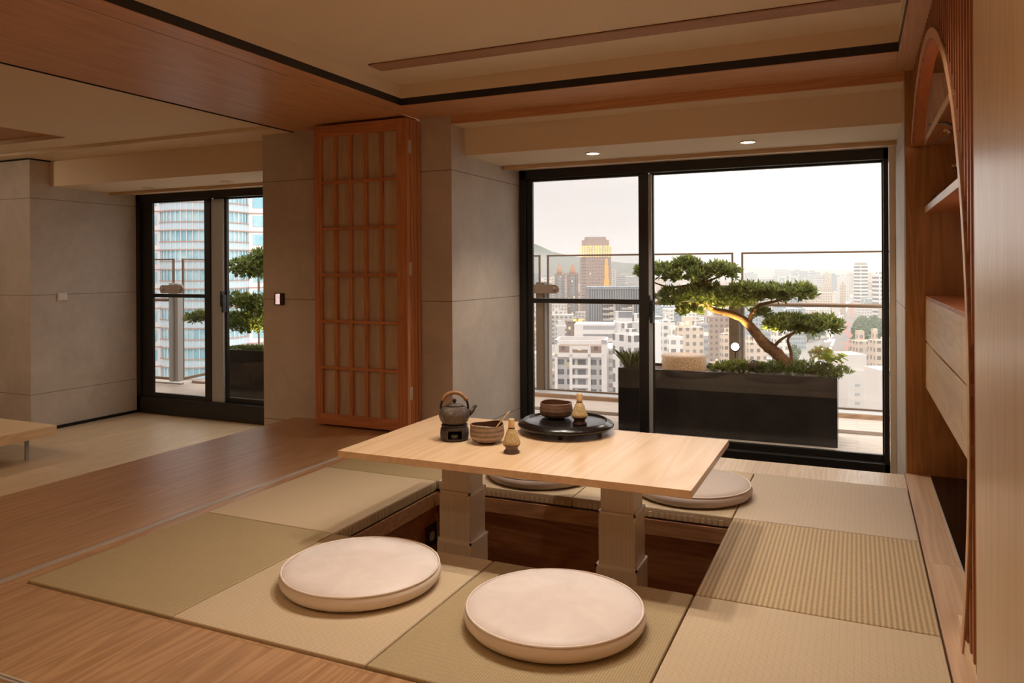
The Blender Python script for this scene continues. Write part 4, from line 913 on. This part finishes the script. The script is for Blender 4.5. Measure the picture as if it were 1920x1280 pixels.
# ordinary blocks fill the rest, each an object of its own
random.seed(21)
def street_x(y): return -16 + (y - 560) * .0085
def uof(x, y):
    d = Vector((x, y, 0)); f = d.dot(fw); return 960 + F * d.dot(r0) / f
def vof(x, y, z):
    d = Vector((x, y, z - H)); f = d.dot(fw); return CY - F * (z - H) / f, f
n = 0; zones = ((150, 700, 'among the roofs close below the balcony'), (700, 1300, 'in the middle distance of the city'), (1300, 4000, 'far off in the hazy city'))
y = 215.
far_mb = MB(); placed = []
for o_ in list(C.objects):
    if o_.parent is None and o_.location.y > 150 and o_.get('category') and o_.get('category') != 'haze':
        r_ = max([max(o_.dimensions.x, o_.dimensions.y)] + [max(q.dimensions.x, q.dimensions.y) for q in o_.children]); placed.append((o_.location.x, o_.location.y, r_ * .6))
while y < 2900:
    step = 17 + y * .024
    x = -.75 * y
    while x < .3 * y:
        bw = step * random.uniform(.55, .85); bx_, by_ = x + random.uniform(-.2, .2) * step, y + random.uniform(-.2, .2) * step; x += step
        u = uof(bx_, by_)
        if not (640 < u < 2000): continue
        if abs(bx_ - street_x(by_)) < 15 + bw / 2 and by_ > 240: continue
        lim = 0
        zb_top = GZ + random.choice((9, 12, 14, 17, 20, 24, 30)) * (1 if y < 900 else 1.3) + (random.random() < .12) * random.uniform(10, 26) * (1 if y > 500 else .2)
        # keep the roofline below the horizon strip
        v, dd = vof(bx_, by_, zb_top)
        if u > 1568 and 300 < by_ < 700 and v < 640: continue
        bad = False
        for (a, b, d, hv) in heros:
            pw = F * bw / dd / 2
            if u + pw > a - 1 and u - pw < b + 1:
                if abs(dd - d) < 26 + (14 if d < 500 else 0): bad = True                      # would overlap that building
                elif dd < d and (v < hv + 32 or d < 300) and d < 700: bad = True  # would hide it
                elif dd < d and v < hv + 14: zb_top -= 8
        if bad: continue
        if 690 < by_ < 945 and -16 < bx_ < 44: continue
        rad = bw * .62
        if any((bx_ - a) ** 2 + (by_ - b) ** 2 < (rad + c_) ** 2 for a, b, c_ in placed): continue
        k = random.choices(('white', 'beige', 'band', 'brown', 'cool'), (4, 3, 2, 1.2, 1.4))[0]
        zone = next(z for z in zones if z[0] <= y < z[1])[2]
        placed.append((bx_, by_, rad))
        if n < 262 and y < 2200 and 985 < u < 1675:
            block('city_block', 'ordinary %s city block %s' % (COLN[k], zone), 'building', (bx_, by_), bw, bw * random.uniform(.5, .8), GZ, max(zb_top, GZ + 6), FACE + random.uniform(-.3, .3), W_[k], 'ordinary %s city blocks %s' % (COLN[k], zone), y < 700); n += 1
        else:
            far_mb.box((bx_ - bw / 2, by_ - bw / 3, GZ), (bx_ + bw / 2, by_ + bw / 3, zb_top))
    y += step * .95
far_mb.keep = True
tag(obj('distant_city', far_mb, W_['band']), 'countless small pale buildings merging towards the horizon', 'city', None, 'stuff')
# street trees beside the boulevard
random.seed(5)
X['citytree'] = leaf('street tree', [(0, lin(74, 98, 62)), (1, lin(116, 138, 92))], .1)
for k in range(110):
    yy = 300 + k * 11 + random.uniform(-5, 5); sx = street_x(yy) + random.choice((-20, 19, 19, -24)) + random.uniform(-4, 4)
    if k > 46: yy, sx = random.uniform(705, 925), random.uniform(2, 34)
    if any((sx - a) ** 2 + (yy - b) ** 2 < (5.5 + c_) ** 2 for a, b, c_ in placed): continue
    placed.append((sx, yy, 5.5))
    m = MB(); leaves(m, (0, 0, 6), random.uniform(4.5, 5.4), random.uniform(4.5, 5.4), 5.5, 90, 2.2, .7, 6, .3); m.tube([(0, 0, 0), (0, 0, 6)], .5, 5)
    tag(obj('street_tree', m, X['citytree'], None, 0, 2, (sx, yy, GZ)), 'hazy green city tree beside the boulevard' if k <= 46 else 'hazy green city tree in the park beside the boulevard', 'tree', 'city trees by the boulevard' if k <= 46 else 'city trees in the park')
struct('ground_outside', boxes(((-2500, 60, GZ - 1), (900, 6000, GZ))), Mt('city ground').m if False else plain('city ground', lin(150, 144, 138), .9))
m = MB(); m.quad(*[(street_x(yy) + s * 13, yy, GZ + .15) for yy, s in ((240, -1), (240, 1), (3300, 1), (3300, -1))]); struct('street_boulevard', m, plain('asphalt', lin(128, 120, 116), .8))
white, red = MB(), MB()
for k in range(330):
    yy = 260 * (12 ** random.random()); lane = random.choice((-10, -7, -4, -8, 4, 8)); xx = street_x(yy) + lane; s = .35 + yy * .0009
    (white if lane < 0 else red).box((xx - s, yy, GZ + .6), (xx + s, yy + .3, GZ + .6 + s * 1.4))
tag(obj('headlights', white, emit('headlights', (1., .9, .75), 5.)), 'dotted white headlights of the traffic coming along the boulevard', 'traffic lights', None, 'stuff')
tag(obj('taillights', red, emit('taillights', (1., .16, .1), 3.)), 'dotted red tail lights of the traffic going away along the boulevard', 'traffic lights', None, 'stuff')
# wooded hills
def hill(name, prof, d, mat, depth=500):
    m = MB(); top = []
    for u, v in prof:
        a = far(u, v, d); b = a + Vector((fw.x, fw.y, 0)) * depth
        top.append((m.b.verts.new((a.x, a.y, GZ)), m.b.verts.new((a.x + fw.x * depth * .3, a.y + fw.y * depth * .3, (a.z + GZ) * .45 + 4)), m.b.verts.new((b.x, b.y, GZ + (a.z - GZ) * (d + depth) / d))))
    for p, q in zip(top, top[1:]):
        for i in (0, 1): m.b.faces.new((p[i], q[i], q[i + 1], p[i + 1]))
    for f in m.b.faces: f.smooth = True
    o = obj(name, m, mat); o['kind'] = 'structure'; return o
mh = Mt('wooded hill'); _n = mh.noise(mh.coord((.03, .03, .03)), 1, 4, .7); mh.pbr(mh.ramp(_n, [(.3, lin(44, 66, 52)), (.7, lin(74, 96, 76))]), .9)
hp = [(900, 440), (960, 452), (1003, 462), (1030, 472), (1060, 481), (1100, 487), (1143, 493), (1175, 497), (1210, 499), (1260, 503), (1320, 507), (1360, 512)]
hill('hills', [(u + o, v + random.uniform(-1, 1)) for u, v in hp for o in (0,)], 2300, mh.m, 700)
hill('hills', [(1240, 512), (1330, 510), (1400, 505), (1440, 499), (1475, 502), (1520, 505), (1600, 507), (1700, 508), (1780, 512)], 4200, mh.m, 700)
# curved glass tower beyond the far left window
tc = far(385, 500, 165); TR = 9.4
t = thing('glass_tower', 'tall tower with a curved blue glass bay, seen through the lower room door', 'tower', (tc.x, tc.y, GZ), math.atan2(tc.y, tc.x) - pi / 2)
gl = Mt('sky blue glazing'); gl.pbr(gl.ramp(gl.noise(gl.coord((.3, .3, .25)), 1, 2), [(.35, lin(142, 190, 204)), (.65, lin(186, 216, 224))]), .12); gl = gl.m
spn = plain('white spandrel', lin(232, 226, 228), .5); ln = plain('copper ledge', lin(186, 150, 136), .5)
m = MB(); m2 = MB(); m3 = MB(); m4 = MB(); fl = 4.15; NF = 26
def sector(mb, r, z0, z1, a0=-2.95, a1=-.19, n=30, r2=None):
    A = [(r * 1. * cos(a0 + (a1 - a0) * k / n) , 5 + r * sin(a0 + (a1 - a0) * k / n)) for k in range(n + 1)]
    lo = [mb.b.verts.new((x, y, z0)) for x, y in A]; hi = [mb.b.verts.new((x, y, z1)) for x, y in A]
    for k in range(n): mb.b.faces.new((lo[k], lo[k + 1], hi[k + 1], hi[k]))
    c0 = mb.b.verts.new((0, 8, z0)); c1 = mb.b.verts.new((0, 8, z1)); mb.b.faces.new(lo[::-1] + [c0]); mb.b.faces.new(hi + [c1])
for k in range(NF):
    z = k * fl
    sector(m2, TR, z, z + 1.75); sector(m, TR - .25, z + 1.75, z + fl)
    sector(m3, TR + .2, z - .12, z + .1); sector(m3, TR + .2, z + 1.62, z + 1.8)
for k in range(21):
    a = -2.9 + 2.66 * k / 20; x, y = TR * cos(a), 5 + TR * sin(a); m4.box((x - .06, y - .12, 0), (x + .06, y + .1, NF * fl))
obj('glazing', m, gl, t); obj('spandrels', m2, plain('frosted spandrel', lin(190, 210, 220), .3), t); obj('ledges', m3, ln, t); obj('mullions', m4, spn, t)
m = MB(); m.box((TR * .95, 2., 0), (TR * 2.8, 20, NF * fl)); m.box((-TR * 2.6, 2.2, 0), (-TR * .95, 20, NF * fl)); m.keep = True
obj('wing', m, spn, t)
m = MB(); m2 = MB()
for k in range(NF):
    z = k * fl
    for x0_ in (TR * 1.05, TR * 1.42, TR * 1.8, TR * 2.2): m.box((x0_, 1.85, z + 1.2), (x0_ + 2.2, 2.05, z + 3.6))
    for x0_ in (-TR * 1.22, -TR * 1.6, -TR * 2.1): m.box((x0_, 2.05, z + 1.2), (x0_ + 1.8, 2.25, z + 3.6))
    m2.box((TR * .95, 1.8, z - .1), (TR * 2.8, 2.1, z + .1)); m2.box((-TR * 2.6, 2., z - .1), (-TR * .95, 2.3, z + .1))
obj('windows', m, gl, t); obj('wing_ledges', m2, ln, t)
# evening haze lying over the city
hz = MB(); hz.box((-2600, 140, GZ + .5), (900, 4300, 38))
vm = Mt('evening haze'); vm.t.links.new(vm.n('VolumeScatter', {'Color': (.98, .95, .93, 1), 'Density': HAZE, 'Anisotropy': .2}).outputs[0], vm.out.inputs['Volume'])
if HAZE: tag(obj('ground_haze', hz, vm.m), 'thin pale evening haze lying over the distant city', 'haze', None, 'stuff')

# ------------------------------------------------------------------ light
wd = bpy.data.worlds.new('sky'); S.world = wd; wd.use_nodes = True; nt = wd.node_tree; nt.nodes.clear()
def wn(t, **k):
    q = nt.nodes.new('ShaderNode' + t)
    for a, b in k.items(): q.inputs[a].default_value = b
    return q
tc_ = wn('TexCoord'); sx = wn('SeparateXYZ'); nt.links.new(tc_.outputs['Generated'], sx.inputs[0])
mr = wn('MapRange', **{'From Min': -.45, 'From Max': .05}); nt.links.new(sx.outputs[0], mr.inputs[0])
cr_ = nt.nodes.new('ShaderNodeValToRGB'); nt.links.new(mr.outputs[0], cr_.inputs[0]); e = cr_.color_ramp.elements
e[0].position = .1; e[0].color = (1.3, 1.2, 1.16, 1); e[1].position = .8; e[1].color = (1.35, 1.3, 1.24, 1)
mp = wn('Mapping', Scale=(2.2, 2.2, 9.)); nt.links.new(tc_.outputs['Generated'], mp.inputs[0])
no = wn('TexNoise', Scale=1.6, Detail=5., Roughness=.55); nt.links.new(mp.outputs[0], no.inputs[0])
m1 = wn('MapRange', **{'From Min': .35, 'From Max': .7, 'To Min': .93, 'To Max': 1.04}); nt.links.new(no.outputs[0], m1.inputs[0])
bg = wn('Background'); nt.links.new(cr_.outputs[0], bg.inputs[0])
mu = nt.nodes.new('ShaderNodeMath'); mu.operation = 'MULTIPLY'; mu.inputs[1].default_value = SKY; zr = wn('MapRange', **{'From Min': .12, 'From Max': .75, 'To Min': 1., 'To Max': 2.6}); nt.links.new(sx.outputs[2], zr.inputs[0]); mz = nt.nodes.new('ShaderNodeMath'); mz.operation = 'MULTIPLY'; nt.links.new(m1.outputs[0], mu.inputs[0]); nt.links.new(mu.outputs[0], mz.inputs[0]); nt.links.new(zr.outputs[0], mz.inputs[1]); nt.links.new(mz.outputs[0], bg.inputs[1])
wo = wn('OutputWorld'); nt.links.new(bg.outputs[0], wo.inputs[0])
def lamp(kind, name, loc, energy, col, aim=None, **kw):
    d = bpy.data.lights.new(name, kind); d.energy = energy * LAMP; d.color = col
    for a, b in kw.items(): setattr(d, a, b)
    o = bpy.data.objects.new(name, d); C.objects.link(o); o.location = loc
    if aim is not None: o.rotation_euler = (Vector(aim) - Vector(loc)).to_track_quat('-Z', 'Y').to_euler()
    return o
WARM = (1., .78, .56); WARM2 = (1., .66, .38); YEL = (1., .78, .30)
for x in (-1.808, -.679): lamp('SPOT', 'bay downlight', (x, 5.48, 2.05), 30, (1., .82, .64), (x, 5.4, 0), spot_size=R(115), spot_blend=.6, shadow_soft_size=.04)
for x, y, ax, ay, en in ((-1.32, 3.3, -1.32, 3.2, 40), (-1.66, 3.0, -1.74, 2.5, 30), (-.86, 3.0, -.9, 2.45, 33), (-.1, 3.1, -.2, 2.8, 18)):
    lamp('SPOT', 'tray downlight', (x, y, 2.46), en, (1., .87, .745), (ax, ay, 0), spot_size=R(96), spot_blend=.85, shadow_soft_size=.03)
lamp('AREA', 'added room fill', (-1.3, .2, 2.44), 11, WARM2, (-1.3, .2, 0), shape='RECTANGLE', size=2.6, size_y=2.4)  # added fill without a fixture, lifts the dim ceiling and room
lamp('SPOT', 'far room downlight', (-5.6, 2.2, 2.34), 40, WARM2, (-5.8, 3.2, -.4), spot_size=R(130), spot_blend=.7, shadow_soft_size=.06)
lamp('SPOT', 'far room downlight', (-8.2, 2.8, 2.38), 40, WARM, (-8.0, 4.6, .4), spot_size=R(120), spot_blend=.7, shadow_soft_size=.06)
lamp('POINT', 'added alcove fill', (.62, 4.1, 2.2), 1.6, WARM, None, shadow_soft_size=.1)  # added unseen lamp, brightens the dark top of the alcove
lamp('POINT', 'added alcove fill', (.62, 3.9, 1.4), .5, WARM, None, shadow_soft_size=.1)  # second added lamp, brightens the alcove lower down
lamp('SPOT', 'front downlight', (-2.6, .4, 2.32), 9, WARM, (-2.4, 1.2, 0), spot_size=R(110), spot_blend=.7, shadow_soft_size=.05)
for (u, v), (ua, va), en in (((1452, 655), (1440, 562), 30), ((1385, 665), (1372, 568), 26), ((1335, 660), (1300, 540), 34)):
    lamp('SPOT', 'planter uplight', at(u, v, 'Y', 6.62), en, YEL, at(ua, va, 'Y', 6.76), spot_size=R(52), spot_blend=.6, shadow_soft_size=.02)
lamp('POINT', 'fountain light', (-1.41, 6.845, .36), .25, (1., .74, .42), shadow_soft_size=.05)
lamp('SPOT', 'far planter uplight', at(500, 650, 'Y', 6.64), 16, YEL, at(480, 500, 'Y', 6.8), spot_size=R(80), spot_blend=.5, shadow_soft_size=.02)
vs = S.view_settings; vs.view_transform = 'Standard'; vs.look = 'None'; vs.gamma = 1; vs.use_curve_mapping = False; vs.exposure = 0.
S.cycles.max_bounces = 10; S.cycles.diffuse_bounces = 5; S.cycles.transparent_max_bounces = 16; S.cycles.volume_bounces = 1
S.cycles.sample_clamp_indirect = 6.
S.cycles.use_denoising = True
